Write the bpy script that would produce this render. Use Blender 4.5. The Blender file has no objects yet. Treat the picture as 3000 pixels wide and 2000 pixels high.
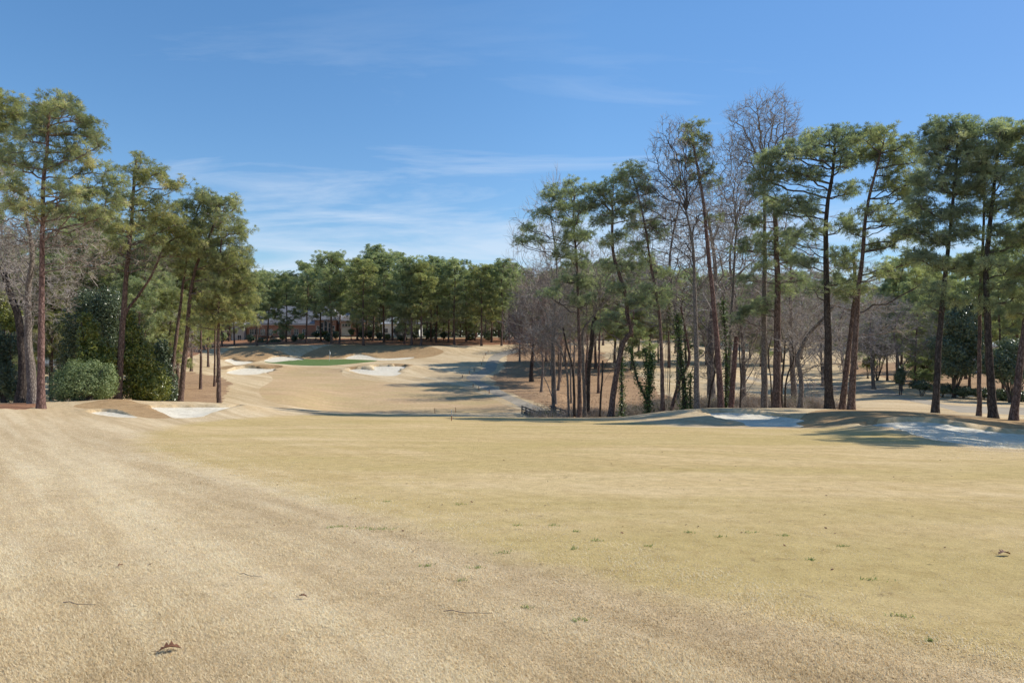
import bpy, math, random
import numpy as np
from mathutils import Vector
from mathutils.geometry import delaunay_2d_cdt

scene = bpy.context.scene
COL = scene.collection
CZ = 8.0            # camera height above the world datum
F = 2000.0          # focal length in photograph pixels (3000 wide)
PI = math.pi

# ------------------------------------------------------------------ helpers
def link(o, parent=None):
    COL.objects.link(o)
    if parent: o.parent = parent
    return o

def tag(o, label=None, cat=None, group=None, kind=None):
    if label: o['label'] = label
    if cat: o['category'] = cat
    if group: o['group'] = group
    if kind: o['kind'] = kind
    return o

def empty(name, loc, label, cat, group=None):
    o = bpy.data.objects.new(name, None); o.empty_display_size = 0.3
    o.location = loc
    link(o); tag(o, label, cat, group)
    return o

def mesh_multi(name, parts, parent, smooth=True):
    """parts: (verts, quads, material, attr or None) joined into one mesh"""
    VV = []; FF = []; MI = []; AA = []; off = 0; mats = []
    for V, Fq, mat, at in parts:
        if mat not in mats: mats.append(mat)
        VV.append(V); FF.append(Fq + off); MI.append(np.full(len(Fq), mats.index(mat))); off += len(V)
        AA.append(np.full(len(V), .5) if at is None else at)
    o = mesh_np(name, np.vstack(VV), np.vstack(FF), mats[0], parent, smooth, attr=np.concatenate(AA))
    for m in mats[1:]: o.data.materials.append(m)
    o.data.polygons.foreach_set('material_index', np.concatenate(MI).astype(np.int32)); return o

def mesh_np(name, V, Fc, mat, parent=None, smooth=False, attr=None, loc=None):
    """V (n,3), Fc (m,k) uniform faces or list of such arrays"""
    if not isinstance(Fc, list): Fc = [Fc]
    me = bpy.data.meshes.new(name)
    V = np.asarray(V, dtype=np.float32)
    if parent is not None:
        V = V - np.array(parent.location, dtype=np.float32)
    me.vertices.add(len(V)); me.vertices.foreach_set('co', V.ravel())
    loops = np.concatenate([f.ravel() for f in Fc]).astype(np.int32)
    tot = np.concatenate([np.full(len(f), f.shape[1]) for f in Fc]).astype(np.int32)
    start = np.concatenate([[0], np.cumsum(tot)[:-1]]).astype(np.int32)
    me.loops.add(len(loops)); me.loops.foreach_set('vertex_index', loops)
    me.polygons.add(len(tot)); me.polygons.foreach_set('loop_start', start)
    me.polygons.foreach_set('loop_total', tot)
    me.polygons.foreach_set('use_smooth', np.full(len(tot), smooth))
    if attr is not None:
        a = me.attributes.new('v', 'FLOAT', 'POINT'); a.data.foreach_set('value', np.asarray(attr, dtype=np.float32))
    me.update(calc_edges=True)
    me.materials.append(mat)
    o = bpy.data.objects.new(name, me)
    return link(o, parent)

# ------------------------------------------------------------------ materials
class NT:
    def __init__(s, name):
        s.m = bpy.data.materials.new(name); s.m.use_nodes = True
        s.t = s.m.node_tree; s.t.nodes.clear()
        s.out = s.n('ShaderNodeOutputMaterial')
    def n(s, typ, **kw):
        nd = s.t.nodes.new(typ)
        for k, v in kw.items():
            if k.startswith('i_'): nd.inputs[k[2:].replace('_', ' ')].default_value = v
            else: setattr(nd, k, v)
        return nd
    def l(s, a, b): s.t.links.new(a, b)
    def coord(s): return s.n('ShaderNodeTexCoord').outputs['Object']
    def noise(s, scale, detail=4, rough=.6, vec=None, dist=0):
        nd = s.n('ShaderNodeTexNoise'); nd.inputs['Scale'].default_value = scale
        nd.inputs['Detail'].default_value = detail; nd.inputs['Roughness'].default_value = rough
        nd.inputs['Distortion'].default_value = dist
        if vec is not None: s.l(vec, nd.inputs['Vector'])
        return nd.outputs['Fac']
    def ramp(s, fac, stops):
        r = s.n('ShaderNodeValToRGB'); e = r.color_ramp.elements
        while len(e) < len(stops): e.new(0.5)
        for k, (p, c) in enumerate(stops):
            e[k].position = p; e[k].color = (*c, 1) if len(c) == 3 else c
        s.l(fac, r.inputs['Fac']); return r.outputs['Color']
    def mix(s, fac, a, b, mode='MIX'):
        m = s.n('ShaderNodeMix', data_type='RGBA', blend_type=mode)
        for i, v in ((0, fac), (6, a), (7, b)):
            if isinstance(v, (int, float)): m.inputs[i].default_value = v
            elif isinstance(v, tuple): m.inputs[i].default_value = (*v, 1)
            else: s.l(v, m.inputs[i])
        return m.outputs[2]
    def mathn(s, op, a, b=0.0, clamp=False):
        m = s.n('ShaderNodeMath', operation=op, use_clamp=clamp)
        for i, v in ((0, a), (1, b)):
            if isinstance(v, (int, float)): m.inputs[i].default_value = v
            else: s.l(v, m.inputs[i])
        return m.outputs[0]
    def mapping(s, vec, scale=(1, 1, 1), rot=(0, 0, 0)):
        m = s.n('ShaderNodeMapping'); m.inputs['Scale'].default_value = scale; m.inputs['Rotation'].default_value = rot
        s.l(vec, m.inputs['Vector']); return m.outputs[0]
    def bump(s, h, strength=.3, dist=.05):
        b = s.n('ShaderNodeBump'); b.inputs['Strength'].default_value = strength; b.inputs['Distance'].default_value = dist
        s.l(h, b.inputs['Height']); return b.outputs[0]
    def principled(s, col, rough=.9, spec=.2, normal=None):
        p = s.n('ShaderNodeBsdfPrincipled')
        p.inputs['Roughness'].default_value = rough; p.inputs['Specular IOR Level'].default_value = spec
        if isinstance(col, tuple): p.inputs['Base Color'].default_value = (*col, 1)
        else: s.l(col, p.inputs['Base Color'])
        if normal is not None: s.l(normal, p.inputs['Normal'])
        return p.outputs[0]
    def done(s, sh): s.l(sh, s.out.inputs['Surface']); return s.m

def turf(name, light, mid, dark, tint=None, fine=35, patch=.12, bump=.5, streak=True, speck=None, finestr=.5, swath=False):
    m = NT(name); c = m.coord()
    big = m.noise(patch, 5, .65, c, .4)
    col = m.ramp(big, [(.3, dark), (.48, mid), (.68, light)])
    med = m.noise(1.1, 6, .7, c)
    col = m.mix(.55, col, m.ramp(med, [(.3, dark), (.5, mid), (.7, light)]))
    if streak:   # mowing and drift streaks
        if swath:
            vv = m.mapping(m.mapping(c, (1, 1, 1), (0, 0, math.radians(50))), (.07, 1.0, 1))
            st = m.noise(.9, 4, .6, vv, .25); st2 = m.noise(.35, 3, .5, vv, .2)
            col = m.mix(.7, col, m.ramp(st, [(.40, dark), (.5, mid), (.58, light)]))
            col = m.mix(.4, col, m.ramp(st2, [(.4, dark), (.5, mid), (.6, light)]))
        else:
            st = m.noise(.5, 5, .65, m.mapping(c, (.28, 1.5, 1), (0, 0, math.radians(-24))), .3)
            col = m.mix(.45, col, m.ramp(st, [(.38, dark), (.5, mid), (.62, light)]))
    if tint:     # yellow green drifts in the turf
        tn = m.noise(.16, 4, .6, m.mapping(c, (.6, 1.3, 1), (0, 0, .35)), .5)
        col = m.mix(m.ramp(tn, [(.40, (0, 0, 0)), (.66, (.85, .85, .85))]), col, tint)
    md = m.noise(3.3, 4, .75, m.mapping(c, (1, .8, 1)))
    col = m.mix(1, col, m.ramp(md, [(.33, (.84, .81, .76)), (.5, (1, 1, 1)), (.67, (1.12, 1.12, 1.12))]), 'MULTIPLY')
    f1 = m.noise(fine, 5, .75, c)
    f2 = m.noise(fine * 4.3, 3, .7, c)
    f = m.mathn('ADD', m.mathn('MULTIPLY', f1, .6), m.mathn('MULTIPLY', f2, .4))
    lo, hi = 1 - finestr, 1 + finestr
    col = m.mix(1, col, m.ramp(f, [(.34, (lo * .95, lo * .9, lo * .82)), (.5, (1, 1, 1)), (.66, (hi, hi, hi))]), 'MULTIPLY')
    if speck:
        v = m.noise(2.3, 2, .5, c); v2 = m.noise(13, 3, .6, c)
        k = m.mathn('MULTIPLY', m.mathn('GREATER_THAN', v, .66), m.mathn('GREATER_THAN', v2, .58))
        col = m.mix(m.mathn('MULTIPLY', k, .7), col, speck)
    mixb = m.mathn('ADD', m.mathn('MULTIPLY', med, 2.5), f)
    return m.done(m.principled(col, .95, .08, m.bump(mixb, bump, .05)))

def bark(name, a, b, c3, scale=6, bump=.8):
    m = NT(name); c = m.coord()
    v = m.n('ShaderNodeTexVoronoi', feature='DISTANCE_TO_EDGE'); v.inputs['Scale'].default_value = scale
    m.l(m.mapping(c, (1, 1, .35)), v.inputs['Vector'])
    n = m.noise(scale * 1.4, 5, .7, m.mapping(c, (1, 1, .45)))
    col = m.ramp(n, [(.3, a), (.52, b), (.72, c3)])
    crack = m.ramp(v.outputs['Distance'], [(0, (.35, .33, .33)), (.16, (1, 1, 1))])
    col = m.mix(.8, col, crack, 'MULTIPLY')
    big = m.noise(.5, 3, .6, c)
    col = m.mix(1, col, m.ramp(big, [(.35, (.78, .75, .76)), (.65, (1.15, 1.12, 1.08))]), 'MULTIPLY')
    h = m.mathn('ADD', n, m.mathn('MULTIPLY', m.ramp(v.outputs['Distance'], [(0, (0, 0, 0)), (.2, (1, 1, 1))]), .6))
    return m.done(m.principled(col, .92, .12, m.bump(h, bump, .04)))

def leafmat(name, stops, trans=.35, rough=.6, spec=.25, tcol=None, patch=.35):
    m = NT(name)
    at = m.n('ShaderNodeAttribute', attribute_name='v').outputs['Fac']
    c = m.coord(); nz = m.noise(patch, 3, .6, c)
    f = m.mathn('ADD', m.mathn('MULTIPLY', at, .65), m.mathn('MULTIPLY', nz, .42))
    col = m.ramp(f, stops)
    p = m.principled(col, rough, spec)
    if trans > 0:
        t = m.n('ShaderNodeBsdfTranslucent'); m.l(m.mix(1, col, tcol or (1.1, 1.25, .7), 'MULTIPLY'), t.inputs['Color'])
        mx = m.n('ShaderNodeMixShader'); mx.inputs[0].default_value = trans
        m.l(p, mx.inputs[1]); m.l(t.outputs[0], mx.inputs[2]); p = mx.outputs[0]
    return m.done(p)

def plain(name, col, rough=.7, spec=.3, var=.15, scale=8, bump=.1):
    m = NT(name); c = m.coord(); n = m.noise(scale, 4, .6, c)
    k = m.ramp(n, [(.3, (1 - var,) * 3), (.7, (1 + var,) * 3)])
    return m.done(m.principled(m.mix(1, col, k, 'MULTIPLY'), rough, spec, m.bump(n, bump, .02)))

M = {}
def near_turf(name):
    """rough and mown turf in one material; the vertex value v says how closely mown the spot is"""
    m = NT(name); c = m.coord()
    at = m.n('ShaderNodeAttribute', attribute_name='v').outputs['Fac']
    wob = m.noise(.9, 5, .7, c); k = m.mathn('ADD', at, m.mathn('MULTIPLY', m.mathn('SUBTRACT', wob, .5), .55), True)
    k = m.ramp(k, [(.25, (0, 0, 0)), (.75, (1, 1, 1))])
    big = m.noise(.1, 5, .65, c, .4); med = m.noise(1.1, 6, .7, c)
    vv = m.mapping(m.mapping(c, (1, 1, 1), (0, 0, math.radians(50))), (.06, 1.0, 1))
    s1 = m.noise(1.5, 4, .65, vv, .25); s2 = m.noise(.4, 3, .5, vv, .2)
    d_, mi, li = (.49, .358, .20), (.635, .48, .285), (.765, .62, .40)
    A = m.ramp(big, [(.3, d_), (.48, mi), (.68, li)]); A = m.mix(.45, A, m.ramp(med, [(.3, d_), (.5, mi), (.7, li)]))
    A = m.mix(.6, A, m.ramp(s1, [(.38, d_), (.5, mi), (.6, li)])); A = m.mix(.4, A, m.ramp(s2, [(.4, d_), (.5, mi), (.6, li)]))
    d_, mi, li = (.50, .36, .152), (.62, .455, .22), (.73, .555, .31)
    B = m.ramp(big, [(.3, d_), (.48, mi), (.68, li)]); B = m.mix(.4, B, m.ramp(med, [(.3, d_), (.5, mi), (.7, li)]))
    st = m.noise(.5, 5, .65, m.mapping(c, (.28, 1.5, 1), (0, 0, math.radians(-14))), .3)
    B = m.mix(.5, B, m.ramp(st, [(.38, d_), (.5, mi), (.62, li)]))
    B = m.mix(.25, B, m.ramp(s1, [(.38, d_), (.5, mi), (.6, li)]))
    tn = m.noise(.16, 4, .6, m.mapping(c, (.5, 1.5, 1), (0, 0, .35)), .5)
    B = m.mix(m.ramp(tn, [(.42, (0, 0, 0)), (.64, (.8, .8, .8))]), B, (.52, .395, .16))
    col = m.mix(k, A, B)
    md = m.noise(3.3, 4, .75, c); col = m.mix(1, col, m.ramp(md, [(.33, (.86, .83, .79)), (.5, (1, 1, 1)), (.67, (1.1, 1.1, 1.1))]), 'MULTIPLY')
    f1 = m.noise(34, 5, .75, c); f2 = m.noise(150, 3, .7, c); f = m.mathn('ADD', m.mathn('MULTIPLY', f1, .6), m.mathn('MULTIPLY', f2, .4))
    col = m.mix(1, col, m.ramp(f, [(.34, (.74, .69, .62)), (.5, (1, 1, 1)), (.66, (1.24, 1.24, 1.24))]), 'MULTIPLY')
    v1 = m.noise(2.3, 2, .5, c); v2 = m.noise(13, 3, .6, c)
    q = m.mathn('MULTIPLY', m.mathn('GREATER_THAN', v1, .64), m.mathn('GREATER_THAN', v2, .57))
    col = m.mix(m.mathn('MULTIPLY', q, .55), col, (.32, .22, .11))
    return m.done(m.principled(col, .95, .08, m.bump(m.mathn('ADD', m.mathn('MULTIPLY', med, 2.5), f), .45, .05)))
M['rough'] = near_turf('rough_turf'); M['fairway'] = near_turf('fairway_turf')
M['farfair'] = turf('far_fairway_turf', (.68, .505, .305), (.58, .41, .235), (.46, .31, .17), tint=(.52, .395, .20), fine=12, patch=.06, bump=.4, finestr=.14)
M['bankturf'] = turf('bank_turf', (.54, .37, .20), (.44, .29, .15), (.33, .215, .11), fine=14, patch=.2, bump=.5, streak=False, finestr=.3)
M['green'] = turf('green_turf', (.17, .235, .085), (.135, .205, .07), (.115, .18, .06), fine=10, patch=.15, bump=.1, finestr=.12)
M['straw'] = turf('pine_straw', (.44, .24, .14), (.32, .165, .095), (.20, .105, .065), fine=9, patch=.25, bump=.9, streak=False, finestr=.5)
M['litter'] = turf('leaf_litter', (.52, .35, .205), (.41, .265, .155), (.26, .165, .10), fine=7, patch=.15, bump=.9, streak=False, finestr=.45)
M['sand'] = turf('bunker_sand', (.84, .77, .62), (.77, .70, .555), (.67, .59, .45), fine=6, patch=.3, bump=.4, streak=False, finestr=.16)
M['path'] = turf('path_concrete', (.50, .44, .345), (.42, .36, .275), (.30, .25, .185), fine=5, patch=.2, bump=.15, streak=False, finestr=.12)
M['bark_pine'] = bark('pine_bark', (.10, .068, .056), (.20, .14, .115), (.36, .27, .225), 7)
M['bark_red'] = bark('red_pine_bark', (.13, .08, .07), (.245, .155, .135), (.40, .285, .25), 7)
M['bark_grey'] = bark('grey_bark', (.15, .125, .105), (.27, .235, .205), (.42, .38, .34), 9)
M['bark_dark'] = bark('dark_bark', (.055, .045, .04), (.10, .082, .07), (.18, .15, .13), 7)
M['limb_pine'] = plain('pine_limb_bark', (.20, .15, .125), .9, .1, .35, 4)
M['limb_grey'] = plain('grey_limb_bark', (.26, .225, .20), .9, .1, .4, 3)
M['limb_dark'] = plain('dark_limb_bark', (.12, .10, .09), .9, .1, .3, 3)
M['needle'] = leafmat('pine_needles', [(0.15, (0.1529, 0.1722, 0.1137)), (0.45, (0.302, 0.3196, 0.1919)), (0.72, (0.5154, 0.5069, 0.2887)), (0.95, (0.7205, 0.6223, 0.3988))], .48)
M['needle_blue'] = leafmat('blue_green_needles', [(0.15, (0.1437, 0.1748, 0.1315)), (0.45, (0.2828, 0.3181, 0.2206)), (0.75, (0.502, 0.5213, 0.3482)), (0.97, (0.7127, 0.6571, 0.4623))], .46)
M['needle_gold'] = leafmat('yellow_green_needles', [(0.15, (0.1748, 0.1924, 0.1043)), (0.45, (0.3449, 0.3492, 0.1832)), (0.72, (0.5505, 0.5139, 0.2649)), (0.95, (0.7218, 0.5837, 0.3555))], .48)
M['twig_grey'] = leafmat('grey_twigs', [(0.2, (0.2212, 0.1833, 0.1519)), (0.5, (0.3879, 0.331, 0.2816)), (0.9, (0.583, 0.5135, 0.4389))], 0, .9, .1)
M['twig_red'] = leafmat('reddish_twigs', [(0.2, (0.1665, 0.1135, 0.0953)), (0.5, (0.2936, 0.2134, 0.1824)), (0.9, (0.4243, 0.3402, 0.2855))], 0, .9, .1)
M['twig_pale'] = leafmat('pale_twigs', [(0.2, (0.2444, 0.215, 0.1955)), (0.5, (0.4105, 0.3617, 0.3372)), (0.9, (0.5669, 0.5181, 0.479))], 0, .9, .1)
M['magnolia'] = leafmat('glossy_yellow_green_leaves', [(0.2, (0.0878, 0.1176, 0.0302)), (0.5, (0.2132, 0.2352, 0.0504)), (0.75, (0.3763, 0.3763, 0.0806)), (0.95, (0.577, 0.5057, 0.1512))], .25, .28, .6)
M['holly'] = leafmat('glossy_dark_leaves', [(0.2, (0.0541, 0.0789, 0.0496)), (0.5, (0.1138, 0.1509, 0.0824)), (0.8, (0.2208, 0.2602, 0.1379))], .2, .3, .6)
M['shrub'] = leafmat('grey_green_leaves', [(0.2, (0.1267, 0.1763, 0.0821)), (0.5, (0.2642, 0.3284, 0.1532)), (0.85, (0.4683, 0.5197, 0.2678))], .25, .6, .3)
M['ivy'] = leafmat('ivy_leaves', [(0.2, (0.027, 0.057, 0.0195)), (0.5, (0.06, 0.1125, 0.033)), (0.85, (0.18, 0.24, 0.0675))], .25, .4, .5)
M['oliveleaf'] = leafmat('olive_leaves', [(0.2, (0.055, 0.066, 0.0198)), (0.5, (0.143, 0.154, 0.0385)), (0.9, (0.297, 0.264, 0.066))], .35, .6, .3)
def blademat():
    m = NT('straw_blades'); c = m.coord(); at = m.n('ShaderNodeAttribute', attribute_name='v').outputs['Fac']
    vv = m.mapping(m.mapping(c, (1, 1, 1), (0, 0, math.radians(50))), (.06, 1.0, 1))
    s1 = m.noise(1.5, 4, .65, vv, .25); s2 = m.noise(.4, 3, .5, vv, .2); n3 = m.noise(.8, 5, .7, c)
    f = m.mathn('ADD', m.mathn('MULTIPLY', at, .42), m.mathn('ADD', m.mathn('MULTIPLY', s1, .62), m.mathn('ADD', m.mathn('MULTIPLY', s2, .25), m.mathn('MULTIPLY', n3, .40))))
    f = m.mathn('SUBTRACT', f, .32)
    col = m.ramp(f, [(.22, (.49, .372, .208)), (.42, (.78, .635, .39)), (.62, (.93, .815, .56)), (.9, (.97, .93, .76))])
    p = m.principled(col, .8, .1); t = m.n('ShaderNodeBsdfTranslucent'); m.l(col, t.inputs['Color'])
    mx = m.n('ShaderNodeMixShader'); mx.inputs[0].default_value = .5; m.l(p, mx.inputs[1]); m.l(t.outputs[0], mx.inputs[2]); return m.done(mx.outputs[0])
M['straw_blade'] = blademat()
M['far_needle'] = leafmat('far_pine_needles', [(0.15, (0.1919, 0.2248, 0.1598)), (0.45, (0.3296, 0.365, 0.2334)), (0.75, (0.5267, 0.5373, 0.3344)), (0.95, (0.7196, 0.6636, 0.4526))], .5)  # both far needle ramps are lightened to stand in for haze-lifted shade
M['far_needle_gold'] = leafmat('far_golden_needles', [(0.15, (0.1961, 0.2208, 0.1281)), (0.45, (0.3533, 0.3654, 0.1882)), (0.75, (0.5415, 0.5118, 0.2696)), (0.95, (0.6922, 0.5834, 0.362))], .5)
M['wood_far'] = leafmat('far_wood_leaves', [(.15, (.10, .125, .08)), (.5, (.17, .19, .115)), (.75, (.26, .235, .18)), (.95, (.34, .29, .24))], .3, patch=.05)
M['weed'] = leafmat('green_weed', [(.2, (.22, .26, .09)), (.8, (.38, .42, .16))], .3, .7, .2)
M['deadleaf'] = plain('brown_oak_leaf', (.17, .075, .04), .7, .25, .4, 40)
M['wood'] = plain('weathered_timber', (.17, .145, .12), .85, .2, .35, 9)
M['stake'] = plain('red_brown_stake_paint', (.26, .09, .045), .6, .3, .2, 20)
M['white'] = plain('white_paint', (.78, .78, .76), .5, .4, .04, 10)
M['black'] = plain('black_paint', (.03, .03, .03), .5, .4, .1, 10)
M['trim'] = plain('painted_trim', (.66, .63, .58), .6, .3, .06, 5)
M['stucco'] = plain('pale_stucco', (.50, .50, .46), .9, .1, .1, 3)
M['siding'] = plain('white_siding', (.66, .67, .66), .7, .2, .06, 3)
M['rooft'] = plain('grey_roof_shingles', (.27, .27, .285), .9, .15, .25, 3)
M['roofpale'] = plain('pale_roof', (.45, .47, .48), .8, .2, .1, 3)
def brickm():
    m = NT('red_brick'); c = m.coord()
    b = m.n('ShaderNodeTexBrick'); m.l(m.mapping(c, (1, 1, 1), (PI / 2, 0, 0)), b.inputs['Vector'])
    b.inputs['Color1'].default_value = (.42, .21, .14, 1); b.inputs['Color2'].default_value = (.32, .155, .105, 1)
    b.inputs['Mortar'].default_value = (.40, .34, .29, 1); b.inputs['Scale'].default_value = 4; b.inputs['Mortar Size'].default_value = .015
    return m.done(m.principled(b.outputs['Color'], .9, .15))
M['brick'] = brickm()
def glassm():
    m = NT('window_glass'); return m.done(m.principled((.05, .06, .07), .06, .8))
M['glass'] = glassm()

# ------------------------------------------------------------------ terrain
def lin(d): return 1000 + (1.88 + .0731 * d) * F / d
COLS = {
 -600: [(30, 0), (45, 1190), (55, 1182), (70, 1165), (100, 1120), (140, 1075), (200, 1020), (260, 1000)],
 0:    [(30, 0), (43, 1198), (48, 1186), (60, 1178), (80, 1160), (110, 1120), (160, 1050), (220, 1000)],
 250:  [(30, 0), (40, 1223), (46, 1203), (50.5, 1177), (56, 1184), (65, 1183), (80, 1165), (110, 1115), (160, 1050), (220, 1000)],
 330:  [(30, 0), (40, 1225), (46, 1205), (51, 1169), (57, 1184), (66, 1184), (80, 1165), (110, 1115), (160, 1050), (220, 1000)],
 500:  [(30, 0), (42, 1226), (50, 1192), (54, 1175), (60, 1186), (68, 1183), (80, 1163), (100, 1125), (130, 1080), (160, 1042), (185, 1008), (220, 998)],
 700:  [(30, 0), (43, 1226), (50, 1196), (55, 1183), (62, 1192), (70, 1190), (80, 1168), (100, 1128), (130, 1090), (150, 1066), (165, 1055), (180, 1018), (200, 1005), (220, 997)],
 850:  [(30, 0), (45, 1224), (55, 1202), (60, 1197), (66, 1203), (78, 1181), (100, 1132), (130, 1095), (146, 1069), (165, 1053), (180, 1014), (200, 1000), (230, 985)],
 1000: [(30, 0), (45, 1226), (56, 1210), (62, 1208.5), (70, 1224), (82, 1203), (100, 1148), (125, 1102), (146, 1070), (164, 1053), (180, 1010), (200, 1000), (230, 983)],
 1320: [(30, 0), (45, 1229), (55, 1217), (61, 1214), (70, 1236), (80, 1212), (100, 1155), (120, 1112), (145, 1067), (165, 1043), (185, 1008), (205, 998), (230, 986)],
 1600: [(30, 0), (45, 1230), (55, 1222), (60, 1221), (69, 1240), (76, 1212), (100, 1150), (120, 1115), (145, 1067), (170, 1032), (200, 1003), (230, 990)],
 1780: [(30, 0), (45, 1231), (55, 1224), (60, 1222), (70, 1240), (80, 1215), (95, 1170), (120, 1110), (150, 1065), (180, 1035), (220, 1003), (300, 988)],
 1950: [(30, 0), (38, 1246), (45, 1222), (50, 1208), (54, 1203), (62, 1225), (75, 1213), (95, 1165), (120, 1105), (150, 1065), (180, 1035), (220, 1003), (300, 988)],
 2100: [(30, 0), (36, 1251), (42, 1229), (48, 1205), (52, 1193), (60, 1212), (75, 1198), (95, 1160), (120, 1105), (150, 1070), (180, 1040), (220, 1003)],
 2300: [(30, 0), (36, 1251), (44, 1224), (50, 1197), (53, 1194), (62, 1212), (75, 1198), (95, 1162), (120, 1118), (150, 1083), (180, 1053), (220, 1010)],
 2450: [(28, 0), (35.5, 1252), (42, 1224), (47, 1202), (50, 1199), (60, 1208), (75, 1186), (95, 1153), (120, 1118), (150, 1083), (180, 1050), (220, 1010)],
 2600: [(26, 0), (32, 1260), (38, 1232), (43, 1207), (46, 1203), (56, 1208), (70, 1186), (90, 1153), (120, 1113), (150, 1075), (190, 1030)],
 2800: [(22, 0), (26, 1296), (32, 1270), (37, 1244), (42, 1219), (45, 1212), (55, 1208), (70, 1188), (85, 1163), (110, 1123), (150, 1075), (190, 1030)],
 3000: [(22, 0), (26, 1308), (32, 1285), (38, 1258), (44, 1230), (48, 1224), (58, 1212), (70, 1194), (85, 1166), (110, 1128), (150, 1078), (190, 1035)],
 3600: [(22, 0), (26, 1308), (32, 1285), (38, 1258), (44, 1230), (48, 1224), (58, 1212), (70, 1194), (85, 1166), (110, 1128), (150, 1078), (190, 1035)],
}
def pchip(x, y, xq):
    x = np.asarray(x, float); y = np.asarray(y, float); h = np.diff(x); dl = np.diff(y) / h
    m = np.zeros_like(y); m[0] = dl[0]; m[-1] = dl[-1]
    for i in range(1, len(x) - 1):
        if dl[i - 1] * dl[i] > 0:
            w1 = 2 * h[i] + h[i - 1]; w2 = h[i] + 2 * h[i - 1]
            m[i] = (w1 + w2) / (w1 / dl[i - 1] + w2 / dl[i])
    k = np.clip(np.searchsorted(x, xq) - 1, 0, len(x) - 2); t = (xq - x[k]) / h[k]
    return (2*t**3 - 3*t**2 + 1) * y[k] + (t**3 - 2*t**2 + t) * h[k] * m[k] + (-2*t**3 + 3*t**2) * y[k+1] + (t**3 - t**2) * h[k] * m[k+1]
LD = np.linspace(math.log(3), math.log(1600), 520)
XG = np.arange(-900, 3901, 20.0)
def make_table():
    dq = np.exp(LD); cx = sorted(COLS); rows = []
    for X in cx:
        pts = COLS[X]; d0 = pts[0][0]
        ds = [3, 5, 8, 12, 17, 22] if d0 > 24 else [3, 5, 8, 12, 17]
        L = [(d, lin(d)) for d in ds] + [(d0, lin(d0))] + pts[1:]
        if L[-1][0] < 290: L.append((320, 986))
        L += [(500, 988), (1600, 992)]
        L = sorted(set(L))
        d = [a for a, _ in L]; z = [-(b - 1000) / F * a for a, b in L]
        rows.append(pchip(d, z, dq))
    rows = np.array(rows); cx = np.array(cx, float)
    T = np.array([pchip(cx, rows[:, j], np.clip(XG, cx[0], cx[-1])) for j in range(rows.shape[1])]).T
    k = np.exp(-np.arange(-4, 5)**2 / (2 * 1.6**2)); k /= k.sum()
    P = np.pad(T, ((4, 4), (0, 0)), 'edge'); T = sum(k[i] * P[i:i + T.shape[0]] for i in range(9))
    return T
TAB = make_table()
BUMPS = []   # (x, y, amp, rx, ry)
def base_z(x, y):
    x = np.asarray(x, float); y = np.asarray(y, float)
    yy = np.maximum(y, 4.0); X = 1500 + F * x / yy
    u = np.clip((X - XG[0]) / 20.0, 0, len(XG) - 1.001); v = np.clip((np.log(yy) - LD[0]) / (LD[1] - LD[0]), 0, len(LD) - 1.001)
    i = u.astype(int); j = v.astype(int); fu = u - i; fv = v - j
    z = (TAB[i, j] * (1-fu) * (1-fv) + TAB[i+1, j] * fu * (1-fv) + TAB[i, j+1] * (1-fu) * fv + TAB[i+1, j+1] * fu * fv)
    z = z + np.where(y < 4, (4 - y) * .03, 0)
    for bx, by, a, rx, ry in BUMPS:
        z = z + a * np.exp(-((x - bx) / rx)**2 - ((y - by) / ry)**2)
    # gentle natural undulation
    z = z + .05 * np.sin(x * .31 + y * .17) * np.sin(y * .23 - x * .11 + 1) * np.clip(y / 40, 0, 1)
    return z + CZ
def bump(X, d, a, rx, ry): BUMPS.append(((X - 1500) / F * d, d, a, rx, ry))
bump(745, 171, 1.6, 6.5, 5); bump(620, 150, .9, 6, 5); bump(1260, 173, 1.1, 9, 5); bump(905, 176, .5, 5, 4)
bump(1130, 137, .55, 8, 2.4); bump(740, 140, .5, 7, 2.4); bump(1605, 92, .9, 4.0, 3.2)
bump(2080, 40.5, .28, 2.6, 1.8); bump(2440, 41, .45, 3.0, 3.2); bump(560, 118, .5, 8, 6)

def P3(X, Y, d): return np.array([(X - 1500) / F * d, d, CZ - (Y - 1000) / F * d])
def gz(x, y): return float(base_z(np.array([x]), np.array([y]))[0])
def on_ground(X, Y, lo, hi):
    d = np.linspace(lo, hi, 1500); x = (X - 1500) / F * d
    Yg = 1000 - (base_z(x, d) - CZ) * F / d
    k = np.where(Yg <= Y)[0]
    i = k[0] if len(k) else int(np.argmin(Yg))
    return np.array([x[i], d[i]])

def catmull(pts, n=6, closed=True):
    pts = [np.array(p, float) for p in pts]; N = len(pts); out = []
    R = range(N) if closed else range(N - 1)
    for i in R:
        if closed: p0, p1, p2, p3 = pts[(i-1) % N], pts[i], pts[(i+1) % N], pts[(i+2) % N]
        else: p0, p1, p2, p3 = pts[max(i-1, 0)], pts[i], pts[i+1], pts[min(i+2, N-1)]
        for k in range(n):
            t = k / n
            out.append(.5 * ((2*p1) + (-p0+p2)*t + (2*p0-5*p1+4*p2-p3)*t*t + (-p0+3*p1-3*p2+p3)*t**3))
    if not closed: out.append(pts[-1])
    return out

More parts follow.
